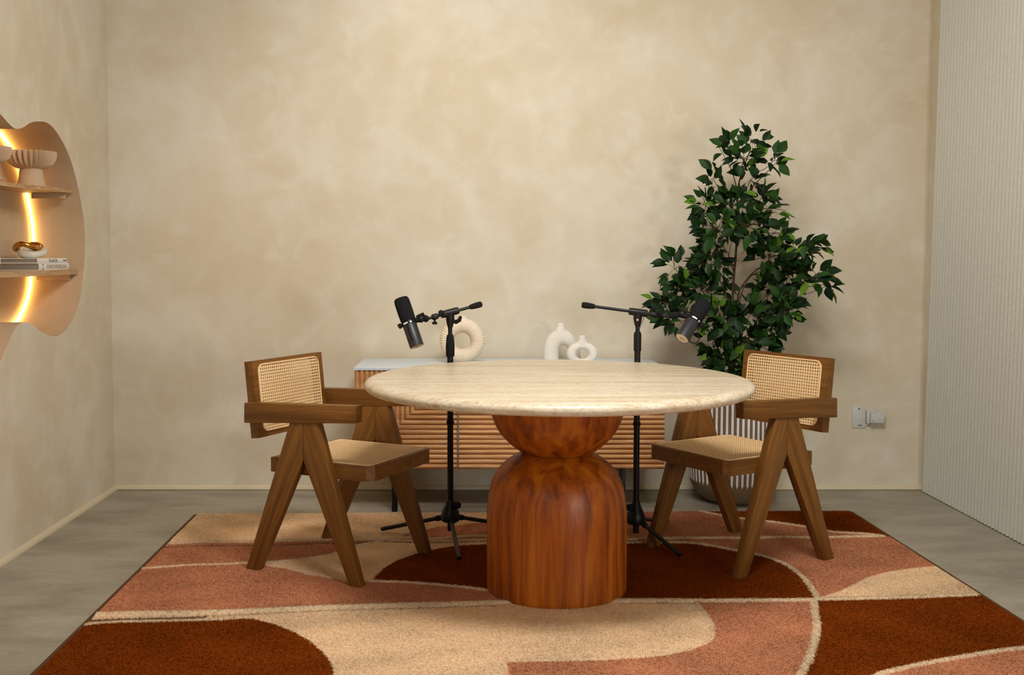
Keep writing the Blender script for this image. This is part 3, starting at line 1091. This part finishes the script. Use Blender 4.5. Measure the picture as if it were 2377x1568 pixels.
def microphone(label, top, bottom, joint, yoke_side, badge_dir):
    """top: tip of the windscreen, bottom: centre of the pale end disc"""
    top, bottom, joint = Vector(top), Vector(bottom), Vector(joint)
    L = (top - bottom).length
    ax = (top - bottom) / L
    r = thing('microphone', label, 'microphone', bottom, 0, 'broadcast microphones on the stands')
    Q = ax.to_track_quat('Z', 'Y').to_matrix().to_4x4()
    hb = L * 0.47
    lathe('body', [(0, 0.003), (0.0268, 0.003), (0.0282, 0.0), (0.0288, 0.001), (0.0290, 0.006), (0.0290, hb * 0.96), (0.027, hb), (0, hb)], M_MIC, r, 40, True, 40, Q)
    lathe('end_disc', [(0, 0.0024), (0.0268, 0.0024), (0.0268, 0.0010), (0, 0.0008)], M_DISC, r, 40, True, 40, Q)
    lathe('collar', [(0.0255, hb * 0.95), (0.0302, hb * 0.96), (0.0306, hb + 0.004), (0.0302, hb + 0.010), (0.026, hb + 0.012)], M_BLACK, r, 40, True, 40, Q)
    fo = [(0.020, hb + 0.010), (0.0300, hb + 0.012), (0.0312, hb + 0.02), (0.0322, hb + 0.05), (0.0318, L - 0.018), (0.0300, L - 0.007), (0.0255, L - 0.0015), (0.018, L), (0, L)]
    lathe('windscreen', fo, M_FOAM, r, 40, True, 60, Q)
    # side direction frame
    jl = joint - bottom
    side = (jl - ax * jl.dot(ax)).normalized()
    fwd = Vector(badge_dir); fwd = (fwd - ax * fwd.dot(ax)).normalized()
    # label strip lies on the collar
    vs_, fs_ = [], []
    tang = ax.cross(fwd)
    for (a0, a1) in ((-0.55, 0.15), (0.45, 0.72)):
        for i in range(7):
            a = a0 + (a1 - a0) * i / 6
            dd = (fwd * math.cos(a) + tang * math.sin(a)) * 0.0309
            vs_ += [ax * (hb - 0.002) + dd, ax * (hb + 0.0045) + dd]
            if i:
                k = len(vs_)
                fs_.append((k - 4, k - 2, k - 1, k - 3))
    obj('collar_badge', vs_, fs_, M_BADGE, r)
    # yoke: ring bracket with a hinge and two knobs
    cjoint = ax * (hb + 0.004)
    p0 = cjoint + side * 0.030
    p1 = cjoint + side * 0.052
    rod('yoke_bracket', p0 - side * 0.002, p1 + side * 0.006, [(0, 0.010), (0.4, 0.012), (0.7, 0.016), (1, 0.014)], M_BLACK, r, 16)
    rod('swivel_mount', p1, jl, [(0, 0.010), (0.35, 0.0105), (0.5, 0.0145), (0.8, 0.0145), (0.85, 0.011), (1, 0.009)], M_RUBBER, r, 18)
    rod('yoke_knob', p0 + ax * 0.010 + side * 0.006, p0 + ax * 0.014 + side * 0.040, [(0, 0.008), (0.3, 0.0095), (0.9, 0.0095), (1, 0.007)], M_RUBBER, r, 16)
    rod('yoke_knob', cjoint - side * 0.030, cjoint - side * 0.046 - ax * 0.004, [(0, 0.006), (0.25, 0.0105), (0.9, 0.0105), (1, 0.008)], M_RUBBER, r, 16)
    # cable from the yoke into the body
    if yoke_side > 0:
        off = fwd * 0.030
        tube('cable', catmull([cjoint + off * 0.98 - ax * 0.004, ax * (hb * 0.75) + off * 1.06, ax * (hb * 0.45) + off * 1.08, ax * (hb * 0.22) + off * 0.98], 5), 0.0022, M_RUBBER, r, 8)
    else:
        off = -side * 0.030
        tube('cable', catmull([ax * 0.012 + off * 0.9, ax * 0.006 + off * 1.35, ax * 0.016 + off * 1.85, ax * 0.040 + off * 1.9, ax * 0.06 + off * 1.25, ax * (hb - 0.004) + off * 1.0], 5), 0.0022, M_RUBBER, r, 8)
    # small printed emblem on the end disc
    e1 = Q.to_3x3() @ Vector((1, 0, 0)); e2 = ax.cross(e1)
    hx = Vector((1, 0, 0)); hx = (hx - ax * hx.dot(ax)).normalized(); hy = ax.cross(hx)
    pts = [(-0.010, 0.002), (-0.006, 0.0045), (-0.002, 0.003), (-0.006, 0.0), (-0.001, -0.003), (0.003, 0.0), (0.0, 0.003), (0.005, 0.003), (0.010, -0.002)]
    pts = catmull([(a, b2, 0) for a, b2 in pts], 3)
    tube('emblem', [hx * p.x + hy * p.y * -1 + ax * 0.0010 for p in pts], 0.0009, M_INK, r, 5)
    return r


YM1 = YS - 0.03
microphone('black broadcast microphone tilted left, with no plant behind it', at_y(930, 692, YM1 + 0.012), at_y(968, 805, YM1 - 0.034), at_y(995, 740, YM1), 1, (-0.25, -1, 0))
YM2 = YSR - 0.03
microphone('black broadcast microphone with pale end disc, in front of the tree leaves', at_y(1637, 701, YM2 + 0.045), at_y(1583, 787, YM2 - 0.045), at_y(1554, 735, YSR - 0.025), -1, (0.15, -1, 0.35))

# ------------------------------------------------------------------ potted tree
PX_, PY_ = 1.258, 5.178
tree = thing('potted_tree', 'tall dark green leafy tree in a white and brown striped planter', 'potted tree', (PX_, PY_, 0))
TO = Vector((PX_, PY_, 0))
NST = 54
SEG = NST * 10
potp = [(0, 0.004), (0.115, 0.004), (0.135, 0.012), (0.165, 0.035), (0.188, 0.062), (0.201, 0.088), (0.2055, 0.10), (0.211, 0.16), (0.214, 0.25), (0.214, 0.40), (0.212, 0.50), (0.209, 0.545), (0.205, 0.55), (0.195, 0.548), (0.192, 0.50), (0.0, 0.50)]
potp2 = []
for (a, b2), (c2, d2) in zip(potp, potp[1:]):
    potp2.append((a, b2))
    if b2 >= 0.10 and d2 <= 0.5 and a > 0.2:
        for q in (0.33, 0.66):
            potp2.append((a + (c2 - a) * q, b2 + (d2 - b2) * q))
potp2.append(potp[-1])
for extra in (0.104, 0.108, 0.112, 0.116):
    potp2.append((0.2058 + (extra - 0.1) * 0.09, extra))
pot_sorted = [p for p in potp2 if not (p[1] >= 0.548 or (p[0] < 0.2 and p[1] > 0.4))]
pot_sorted = sorted(pot_sorted, key=lambda p: (p[1], p[0]))
prof = pot_sorted + [(0.205, 0.55), (0.195, 0.548), (0.192, 0.50), (0.0, 0.50)]
vs, fs, mi = [], [], []
rings = []
for (r_, z) in prof:
    if r_ < 1e-6:
        rings.append([len(vs)]); vs.append((0, 0, z)); continue
    rg = []
    for k in range(SEG):
        a = 2 * PI * k / SEG
        ph = (k % 10) / 10.0
        bulge = 0.0022 if (z > 0.104 and z < 0.52 and 0.0 < ph < 0.5) else 0.0
        rg.append(len(vs)); vs.append(((r_ + bulge) * math.cos(a), (r_ + bulge) * math.sin(a), z))
    rings.append(rg)
for q, (A, B_) in enumerate(zip(rings, rings[1:])):
    z0 = prof[q][1]; z1 = prof[q + 1][1]
    for k in range(SEG):
        k2 = (k + 1) % SEG
        if len(A) == 1: fs.append((A[0], B_[k2], B_[k]))
        elif len(B_) == 1: fs.append((A[k], A[k2], B_[0]))
        else: fs.append((A[k], A[k2], B_[k2], B_[k]))
        ph = k % 10
        zz = (z0 + z1) / 2
        if q >= len(prof) - 2: mi.append(4)
        elif zz < 0.0995: mi.append(0)
        elif ph < 5:
            edge = 0.1 + (0.012 if ph in (0, 4) else (0.005 if ph in (1, 3) else 0.0))
            mi.append(1 if (zz > edge) else 0)
        elif ph in (5, 6): mi.append(2)
        elif ph == 7: mi.append(3)
        else: mi.append(2)
pot = obj('planter', vs, fs, [M_POTG, M_POTW, M_POTB, M_POTT, M_SOIL], tree, True, 40, mi)
fix_normals(pot.data)

stems_v, stems_f = [], []


def add_stem(px_pts, r0, r1, n_=5):
    pts = [at_y(x, y, Y) - TO for (x, y, Y) in px_pts]
    pts = catmull(pts, n_)
    m_ = len(pts)
    rr = [r0 + (r1 - r0) * i / (m_ - 1) for i in range(m_)]
    v_, f_ = tube_data(pts, rr, 6, False, True, len(stems_v))
    stems_v.extend(v_); stems_f.extend(f_)
    return pts


BR = [
    ([(1699, 925, 5.178), (1698, 830, 5.17), (1699, 740, 5.16), (1702, 660, 5.15), (1708, 590, 5.14), (1711, 525, 5.14), (1713, 440, 5.13), (1726, 390, 5.12), (1743, 345, 5.11)], 0.0085, 0.0025),
    ([(1702, 925, 5.18), (1706, 800, 5.18), (1712, 700, 5.16), (1722, 665, 5.12), (1760, 625, 5.08), (1830, 600, 5.04), (1905, 582, 5.0)], 0.006, 0.0015),
    ([(1696, 925, 5.18), (1690, 800, 5.17), (1688, 720, 5.15), (1680, 670, 5.12), (1655, 640, 5.08), (1600, 630, 5.02), (1560, 640, 5.0)], 0.006, 0.0015),
    ([(1698, 925, 5.17), (1706, 790, 5.15), (1716, 700, 5.12), (1745, 640, 5.09), (1800, 625, 5.05)], 0.005, 0.0015),
    ([(1700, 925, 5.16), (1725, 820, 5.12), (1760, 740, 5.05), (1800, 700, 5.0), (1870, 668, 4.98), (1930, 660, 4.97)], 0.005, 0.0012),
    ([(1697, 925, 5.16), (1670, 820, 5.1), (1640, 760, 5.05), (1590, 720, 5.0), (1530, 700, 4.97)], 0.005, 0.0012),
    ([(1713, 450, 5.13), (1700, 400, 5.12), (1685, 370, 5.12), (1665, 335, 5.11)], 0.003, 0.001),
    ([(1714, 470, 5.13), (1750, 430, 5.11), (1775, 405, 5.1), (1800, 380, 5.1), (1808, 360, 5.1)], 0.003, 0.001),
    ([(1711, 540, 5.14), (1670, 500, 5.1), (1650, 470, 5.09), (1645, 430, 5.08), (1643, 400, 5.08)], 0.003, 0.001),
    ([(1710, 560, 5.14), (1660, 530, 5.08), (1632, 495, 5.06), (1620, 470, 5.06)], 0.003, 0.001),
    ([(1711, 530, 5.13), (1760, 490, 5.08), (1800, 485, 5.06), (1825, 490, 5.05)], 0.003, 0.001),
    ([(1711, 545, 5.13), (1750, 520, 5.07), (1780, 540, 5.05), (1825, 545, 5.04)], 0.003, 0.001),
    ([(1705, 640, 5.15), (1690, 590, 5.12), (1670, 570, 5.1), (1640, 590, 5.08)], 0.003, 0.001),
    ([(1700, 760, 5.16), (1650, 740, 5.1), (1590, 745, 5.03), (1550, 745, 5.0)], 0.003, 0.001),
    ([(1704, 790, 5.16), (1760, 770, 5.08), (1800, 740, 5.03), (1840, 715, 5.0)], 0.003, 0.001),
    ([(1702, 840, 5.16), (1740, 810, 5.08), (1790, 790, 5.04), (1830, 770, 5.0)], 0.003, 0.001),
    ([(1699, 850, 5.16), (1670, 830, 5.1), (1640, 840, 5.04), (1625, 850, 5.03)], 0.003, 0.001),
    ([(1800, 625, 5.05), (1850, 630, 5.03), (1890, 650, 5.02), (1925, 645, 5.0)], 0.0022, 0.001),
    ([(1690, 640, 5.15), (1692, 590, 5.13), (1700, 560, 5.12)], 0.0025, 0.001),
    ([(1680, 640, 5.14), (1683, 600, 5.12), (1680, 570, 5.12)], 0.0025, 0.001),
]
for pts_, a_, b_ in BR:
    add_stem(pts_, a_, b_)
CL = [(1745, 325, 32, 30, 13), (1690, 345, 20, 28, 7), (1728, 370, 40, 26, 16), (1797, 372, 18, 26, 7), (1742, 418, 32, 34, 14), (1656, 415, 18, 34, 8),
      (1775, 450, 22, 20, 6), (1638, 475, 32, 36, 15), (1700, 480, 50, 32, 26), (1785, 490, 40, 24, 12), (1665, 530, 52, 38, 28), (1740, 520, 55, 32, 22),
      (1800, 540, 34, 18, 9), (1655, 588, 42, 28, 15), (1735, 562, 24, 24, 6), (1645, 618, 48, 26, 22), (1566, 625, 36, 38, 13), (1590, 668, 46, 24, 20),
      (1540, 702, 34, 18, 12), (1645, 680, 44, 38, 24), (1565, 738, 44, 26, 17), (1676, 662, 18, 20, 5), (1790, 598, 52, 36, 36), (1850, 590, 36, 30, 20),
      (1888, 572, 30, 20, 10), (1830, 640, 45, 34, 26), (1895, 640, 36, 26, 11), (1925, 662, 12, 12, 4), (1785, 680, 44, 44, 34), (1822, 712, 36, 40, 22),
      (1742, 728, 44, 36, 24), (1680, 742, 44, 36, 22), (1655, 800, 36, 38, 18), (1722, 792, 46, 28, 22), (1790, 760, 40, 36, 22), (1765, 808, 36, 26, 14),
      (1692, 838, 38, 28, 20), (1645, 842, 26, 16, 6), (1728, 862, 24, 28, 9), (1700, 880, 36, 24, 12)]
LV, LF, LT = [], [], []
tw_v, tw_f = stems_v, stems_f


def leaf(base, d, nrm, L, w, tone):
    side = d.cross(nrm).normalized()
    nrm = side.cross(d).normalized()
    k0 = len(LV)
    fold = 0.22
    prof_ = [(0.0, 0.0), (0.14, 0.55), (0.34, 1.0), (0.56, 0.92), (0.76, 0.55), (0.9, 0.2), (1.0, 0.0)]
    curl = random.uniform(0.05, 0.28)
    for (t, ww) in prof_:
        c0 = base + d * (L * t) - nrm * (L * curl * t * t)
        s_ = side * (w * 0.5 * ww)
        if ww == 0:
            LV.append(c0)
        else:
            LV.extend([c0 - s_ + nrm * (w * fold * ww), c0, c0 + s_ + nrm * (w * fold * ww)])
    ids = [[k0]] + [[k0 + 1 + 3 * i + j for j in range(3)] for i in range(5)] + [[k0 + 16]]
    for A, B2 in zip(ids, ids[1:]):
        if len(A) == 1:
            LF.extend([(A[0], B2[1], B2[0]), (A[0], B2[2], B2[1])])
        elif len(B2) == 1:
            LF.extend([(A[0], A[1], B2[0]), (A[1], A[2], B2[0])])
        else:
            LF.extend([(A[0], A[1], B2[1], B2[0]), (A[1], A[2], B2[2], B2[1])])
    LT.extend([tone] * 17)


G1, G2, G3 = srgb(18, 42, 14), srgb(32, 62, 18), srgb(84, 118, 32)
for (cx, cy_, rx, ry, cnt) in CL:
    Yc = 5.10 + random.uniform(-0.16, 0.08) - 0.0006 * abs(cx - 1700)
    cen = at_y(cx, cy_, Yc) - TO
    trunk = at_y(1703 + (cx - 1703) * 0.55, min(cy_ + 28, 900), 5.12) - TO
    v_, f_ = tube_data(catmull([trunk, (trunk + cen) / 2 + Vector((0, 0, -0.012)), cen], 4), 0.0014, 5, False, True, len(stems_v))
    stems_v.extend(v_); stems_f.extend(f_)
    for q in range(int(cnt * 1.9)):
        while True:
            u, w_ = random.uniform(-1, 1), random.uniform(-1, 1)
            if u * u + w_ * w_ < 1: break
        Yl = min(Yc + random.uniform(-0.10, 0.10), 5.30)
        p = at_y(cx + u * rx * 0.85, cy_ + w_ * ry * 0.85, Yl) - TO
        out = Vector((u, random.uniform(-0.8, 0.5), -w_ * 0.9)) + Vector((0.55 * (cx - 1703) / 200, 0, 0.18)) + Vector((random.uniform(-.5, .5), random.uniform(-.5, .3), random.uniform(-.75, .55)))
        out.normalize()
        nr = Vector((random.uniform(-.6, .6), random.uniform(-1.0, 0.1), random.uniform(0.0, 1.0))).normalized()
        if abs(nr.dot(out)) > 0.9: nr = Vector((0.3, -0.9, 0.3))
        L_ = random.uniform(0.050, 0.080)
        t = random.random()
        edge_leaf = (u * u + w_ * w_) > 0.55
        tone = G3 if (t > 0.90 and edge_leaf) else (G2 if t > 0.55 else G1)
        k = random.uniform(0.75, 1.25)
        tone = tuple(c * k for c in tone[:3]) + (1,)
        leaf(p, out, nr, L_, L_ * random.uniform(0.46, 0.62), tone)
        if q % 3 == 0:
            v_, f_ = tube_data([cen, (cen + p) / 2 + Vector((0, 0, 0.006)), p], 0.0010, 4, False, False, len(stems_v))
            stems_v.extend(v_); stems_f.extend(f_)
obj('stems', stems_v, stems_f, M_BARK, tree, True)
fo = obj('foliage', LV, LF, M_LEAF, tree, True)
ca = fo.data.color_attributes.new('tone', 'FLOAT_COLOR', 'POINT')
ca.data.foreach_set('color', np.array(LT, dtype=np.float32).ravel())

# ------------------------------------------------------------------ wall plate and its plugged-in sensor
pl = thing('wall_plate', 'white blank wall plate on the back wall right of the chair', 'wall plate', at_y(1993, 968, YB))
board('plate', (-0.033, -0.006, -0.056), (0.033, 0.0, 0.056), M_PLATE, pl, 0.0015)
for (dx, dz, r_, mt) in ((0.0, 0.041, 0.0038, M_INK), (-0.002, -0.042, 0.003, M_INK), (0.010, -0.0435, 0.004, M_INK), (0.0, -0.003, 0.0045, M_WHITE)):
    rod('screw_hole' if mt is M_INK else 'screw_cap', (dx, -0.0058, dz), (dx, -0.0068, dz), [(0, r_), (1, r_ * 0.9)], mt, pl, 14)
pb = thing('plug_adapter', 'small white boxy adapter jutting beside the blank wall plate', 'adapter', at_y(2030, 968, YB))
board('back_block', (-0.046, -0.022, -0.032), (-0.004, -0.0005, 0.034), M_PLATE, pb, 0.002)
board('front_box', (-0.034, -0.044, -0.026), (0.036, -0.010, 0.030), M_PLATE, pb, 0.003, Matrix.Rotation(math.radians(2), 4, 'Y'))
board('slot', (-0.024, -0.0446, 0.0235), (-0.012, -0.0438, 0.0258), M_GREYINK, pb, 0.0)
rod('indicator', (-0.024, -0.0438, -0.014), (-0.024, -0.0448, -0.014), [(0, 0.003), (1, 0.003)], M_GREYINK, pb, 12)
tube('cable', catmull([(-0.056, -0.004, -0.044), (-0.045, -0.006, -0.043), (-0.030, -0.012, -0.039), (-0.024, -0.02, -0.036)], 5), 0.0022, M_PLATE, pb, 8)
rod('cable_plug', (-0.021, -0.022, -0.030), (-0.021, -0.022, -0.046), [(0, 0.004), (1, 0.0036)], M_PLATE, pb, 10)

# ------------------------------------------------------------------ rug
RZ = 0.018
QBL, QBR, QFR, QFL = (-1.257, 4.853), (1.729, 4.905), (1.800, 2.00), (-1.222, 1.95)


def wpoly(px):
    return np.array([[*at_z(x, y, RZ).xy] for x, y in px])


SEAM_A = [(396, 1262), (472, 1257), (556, 1258), (755, 1253), (820, 1252), (886, 1252), (936, 1248), (1002, 1250), (1052, 1247), (1127, 1243), (1300, 1248), (1457, 1252), (1547, 1249), (1695, 1249), (1844, 1247), (1940, 1246), (2050, 1244)]
SEAM_B = [(222, 1424), (300, 1422), (457, 1420), (600, 1415), (755, 1408), (1000, 1401), (1167, 1396), (1300, 1394), (1438, 1393), (1646, 1393.6), (1893, 1391), (2080, 1387), (2262, 1380)]
T1 = [(905, 1250), (940, 1240), (969, 1233), (1019, 1221), (1069, 1218), (1127, 1211), (1300, 1196), (1380, 1186), (1400, 1180)]
T2 = [(1600, 1180), (1631, 1187), (1695, 1199.5), (1784, 1210), (1873, 1223), (1933, 1234), (2012, 1239), (2050, 1244)]
M1 = [(330, 1319), (437, 1311), (520, 1309), (581, 1306), (620, 1305), (680, 1300), (730, 1294), (775, 1286), (800, 1274), (824, 1267), (864, 1259), (904, 1251)]
M2 = [(560, 1308), (611, 1311), (666, 1319), (710, 1331), (775, 1341), (805, 1347.6), (864, 1348.6)]
M3 = [(864, 1348.6), (944, 1351), (1028, 1357.5), (1122, 1368.4), (1200, 1382), (1260, 1394)]
M4 = [(864, 1348.6), (870, 1338), (890, 1319), (920, 1300), (970, 1283), (1020, 1271), (1060, 1265), (1127, 1262), (1300, 1262), (1457, 1260)]
M5 = [(1457, 1260), (1556, 1259), (1621, 1263), (1720, 1280), (1764, 1288.6), (1824, 1309), (1863, 1338), (1883, 1363), (1898, 1386)]
M6 = [(1898, 1386), (1952, 1370), (1982, 1355), (2012, 1338), (2061, 1326), (2116, 1318), (2165, 1313)]
B1 = [(180, 1452), (196, 1450), (268, 1443), (482, 1438), (556, 1433), (586, 1434), (631, 1445), (680, 1465), (720, 1487), (750, 1512), (770, 1537), (775, 1568), (770, 1640), (745, 1720), (690, 1800)]
B2 = [(1616, 1396), (1636, 1422), (1653, 1447), (1655, 1472), (1641, 1492), (1606, 1506), (1546, 1519), (1472, 1526), (1398, 1531), (1200, 1534), (1177, 1535), (1182, 1568), (1190, 1700), (1200, 2200)]
B3 = [(1888, 1392), (1893, 1427), (1896, 1457), (1891, 1487), (1878, 1526), (1858, 1567), (1820, 1640), (1760, 1760), (1700, 2200)]
B4 = [(1860, 1780), (1915, 1680), (1975, 1612), (2037, 1567), (2116, 1546), (2215, 1527), (2314, 1511), (2377, 1504), (2450, 1498), (2560, 1494)]
CREAM, PINK, RUST, CORD, GAP = 0, 1, 2, 3, 4
TONES = np.array([srgb(218, 188, 152)[:3], srgb(180, 122, 90)[:3], srgb(114, 52, 12)[:3], srgb(206, 182, 150)[:3], srgb(84, 60, 42)[:3]])
FAR, NEAR = 1150, 2600
REG = [  # painted in order
    (CREAM, [(0, FAR), (2600, FAR), (2600, 1252), (0, 1252)]),
    (PINK, T1 + [(2600, 1180), (2600, 1250)]),
    (RUST, T2 + [(2600, 1244), (2600, FAR), (1600, FAR)]),
    (PINK, SEAM_A + [(2600, 1244), (2600, 1386), SEAM_B[-1]] + SEAM_B[::-1] + [(0, 1425), (0, 1262)]),
    (CREAM, M1[5:] + [(1000, 1252), (1127, 1249)] + M4[::-1] + M2[::-1] + [(620, 1306)]),
    (RUST, M4 + M5 + SEAM_B[::-1][2:8] + M3[::-1]),
    (CREAM, M6 + [(2600, 1290), (2600, 1386)] + SEAM_B[::-1][:2]),
    (CREAM, SEAM_B + [(2600, 1380), (2600, NEAR), (0, NEAR), (0, 1425)]),
    (RUST, B1 + [(600, NEAR), (-2600, NEAR), (-2600, 1452)]),
    (PINK, B2 + [(1700, NEAR)] + B3[::-1]),
    (RUST, B3 + [(3600, NEAR), (3600, 1380), SEAM_B[-1], SEAM_B[-2]]),
    (PINK, B4 + [(4200, 1480), (4200, NEAR), (1900, NEAR)]),
]
REGW = [(c, wpoly(p)) for c, p in REG]
LINES = [(SEAM_A, 0.011), (SEAM_B, 0.012), (T2, 0.008), (M1, 0.007), (M3, 0.008), (M5, 0.009), (B1[:6], 0.007), (B3[:8], 0.011), (B4, 0.010), (T1[:3], 0.006), (M2[3:], 0.005), (B2[:5], 0.004)]
LINEW = [(wpoly([(p.x, p.y) for p in catmull([(x, y, 0) for x, y in l], 4)]), w) for l, w in LINES]
GAPS = [([(380, 1268), (472, 1264), (640, 1264), (755, 1259), (830, 1258), (900, 1255), (1000, 1257), (1127, 1254)], 0.011), ([(215, 1437), (300, 1434), (400, 1432), (470, 1429)], 0.017), ([(470, 1428), (755, 1415), (1000, 1408), (1160, 1402)], 0.007),
        ([(1550, 1254), (1700, 1254)], 0.006), ([(1440, 1399), (1890, 1397)], 0.005)]
GAPW = [(wpoly(l), w) for l, w in GAPS]


def inside(P, poly):
    x, y = P[:, 0], P[:, 1]
    r = np.zeros(len(P), bool)
    x1, y1 = poly[-1]
    for x2, y2 in poly:
        if y1 != y2:
            c = ((y1 > y) != (y2 > y)) & (x < (x2 - x1) * (y - y1) / (y2 - y1) + x1)
            r ^= c
        x1, y1 = x2, y2
    return r


def dist(P, line):
    d = np.full(len(P), 9.0)
    for a, b2 in zip(line, line[1:]):
        ab = b2 - a
        t = np.clip(((P - a) @ ab) / max(ab @ ab, 1e-12), 0, 1)
        q = a + t[:, None] * ab
        d = np.minimum(d, np.hypot(P[:, 0] - q[:, 0], P[:, 1] - q[:, 1]))
    return d


def classify(P):
    """tone index and cord height for points on the rug"""
    Pj = P + RNG.normal(0, 0.0028, P.shape)
    c = np.zeros(len(P), int)
    for k, poly in REGW:
        c[inside(Pj, poly)] = k
    for line, w in GAPW:
        c[dist(Pj, line) < w] = GAP
    h = np.zeros(len(P))
    for line, w in LINEW:
        d = dist(Pj, line)
        c[d < w] = CORD
        h = np.maximum(h, np.where(d < w, np.sqrt(np.clip(1 - (d / w) ** 2, 0, 1)) * (0.5 + 0.5 * w / 0.013), 0))
    return c, h


def quad(s, t):
    a = np.outer(1 - t, np.ones(1))
    bl, br, fr, fl = (np.array(q) for q in (QBL, QBR, QFR, QFL))
    s = s[:, None]; t = t[:, None]
    return (bl * (1 - s) + br * s) * (1 - t) + (fl * (1 - s) + fr * s) * t


def soft(P, f, seed):
    """smooth blotches from a few sine waves"""
    r = np.random.default_rng(seed)
    o = np.zeros(len(P))
    for k in range(7):
        a = r.uniform(0, 2 * PI); w = f * r.uniform(0.6, 1.8)
        o += np.sin(w * (P[:, 0] * math.cos(a) + P[:, 1] * math.sin(a)) + r.uniform(0, 6.28))
    return o / 7


rug = thing('rug', 'large shaggy rug of cream, dusty pink and rust shapes under the table', 'rug', (0.25, 3.45, 0))
RO = np.array([0.25, 3.45])
board('backing', (0, 0, 0), (1, 1, 1), M_BACKING, rug, 0.0)
bk_ = rug.children[0]
me = bk_.data
cq = {(0, 1): QBL, (1, 1): QBR, (1, 0): QFR, (0, 0): QFL}
for v_ in me.vertices:
    q = cq[(int(round(v_.co.x)), int(round(v_.co.y)))]
    ex = 0.020 * (1 if v_.co.x > .5 else -1)
    v_.co = (q[0] - RO[0] + ex, q[1] - RO[1] + 0.008 * (1 if v_.co.y > .5 else -1), 0.001 + 0.007 * v_.co.z)

# short dense ground of the pile
GN, GM = 860, 900
ss, tt = np.meshgrid(np.linspace(0.0, 1.0, GN), np.linspace(0, 1, GM))
gp = quad(ss.ravel(), tt.ravel())
gc, gh = classify(gp)
blur = RNG.random((GM, GN))
blur = (blur + np.roll(blur, 1, 0) + np.roll(blur, 1, 1) + np.roll(blur, (1, 1), (0, 1))) / 4
gz = 0.0125 + 0.0030 * blur.ravel() + gh * 0.007 - (gc == GAP) * 0.0075 + 0.002 * soft(gp, 14, 5)
gt = TONES[gc] * np.clip(0.92 + 0.30 * (blur.ravel() - 0.5) + 0.12 * RNG.random(len(gp)) + 0.20 * soft(gp, 9, 9) + 0.16 * soft(gp, 26, 11), 0.5, 1.3)[:, None]  # soft blotches put pile-direction shading into the wool tone
gv = np.column_stack([gp[:, 0] - RO[0], gp[:, 1] - RO[1], gz])
kk = (np.arange(GM - 1)[:, None] * GN + np.arange(GN - 1)[None, :]).ravel()
gf = np.column_stack([kk, kk + GN, kk + GN + 1, kk + 1]).astype(np.int32)
# tufts
NTUFT = 470000
s_ = RNG.random(NTUFT); t_ = RNG.random(NTUFT)
tp = quad(s_, t_)
tc_, th_ = classify(tp)
keep = tc_ != GAP
tp, tc_, th_ = tp[keep], tc_[keep], th_[keep]
nT = len(tp)
ang = RNG.random(nT) * 2 * PI
lean = 0.0015 + 0.0040 * RNG.random(nT)
flow = 0.9 * soft(tp, 5.0, 3)
la = -PI / 2 + flow * 1.2 + RNG.normal(0, 0.9, nT)
hgt = 0.0030 + 0.0032 * RNG.random(nT)
z0 = 0.0130 + th_ * 0.0075 + 0.002 * soft(tp, 14, 5)
wid = 0.0009 + 0.0008 * RNG.random(nT)
bx = tp[:, 0] - RO[0]; by = tp[:, 1] - RO[1]
ca_, sa_ = np.cos(ang) * wid, np.sin(ang) * wid
V = np.empty((nT * 3, 3))
V[0::3] = np.column_stack([bx - ca_, by - sa_, z0])
V[1::3] = np.column_stack([bx + ca_, by + sa_, z0])
V[2::3] = np.column_stack([bx + np.cos(la) * lean, by + np.sin(la) * lean, z0 + hgt])
vary = 0.94 + 0.20 * soft(tp, 9, 9) + 0.16 * soft(tp, 26, 11) + RNG.normal(0, 0.06, nT)  # same pile-direction shading painted into the tuft tone
tcol = TONES[tc_] * np.clip(vary, 0.55, 1.35)[:, None]
me = bpy.data.meshes.new('pile')
nv = len(gv) + len(V)
nq, ntri = len(gf), nT
me.vertices.add(nv)
me.vertices.foreach_set('co', np.concatenate([gv, V]).astype(np.float32).ravel())
loops = np.concatenate([gf.ravel(), (np.arange(nT * 3, dtype=np.int32) + len(gv))])
me.loops.add(len(loops))
me.loops.foreach_set('vertex_index', loops)
me.polygons.add(nq + ntri)
starts = np.concatenate([np.arange(nq) * 4, nq * 4 + np.arange(ntri) * 3]).astype(np.int32)
me.polygons.foreach_set('loop_start', starts)
me.polygons.foreach_set('loop_total', np.concatenate([np.full(nq, 4), np.full(ntri, 3)]).astype(np.int32))
me.update(calc_edges=True)
me.validate()
colr = np.ones((nv, 4), dtype=np.float32)
colr[:len(gv), :3] = gt
cc = np.repeat(tcol, 3, axis=0)
cc = np.clip(cc * 1.25, 0, 1)
colr[len(gv):, :3] = cc
att = me.color_attributes.new('tone', 'FLOAT_COLOR', 'POINT')
att.data.foreach_set('color', colr.ravel())
me.materials.append(M_WOOL)
me.materials.append(M_TUFT)
me.polygons.foreach_set('material_index', np.concatenate([np.zeros(nq, np.int32), np.ones(ntri, np.int32)]))
pile = finish('pile', me, rug)
pile['kind'] = 'stuff'
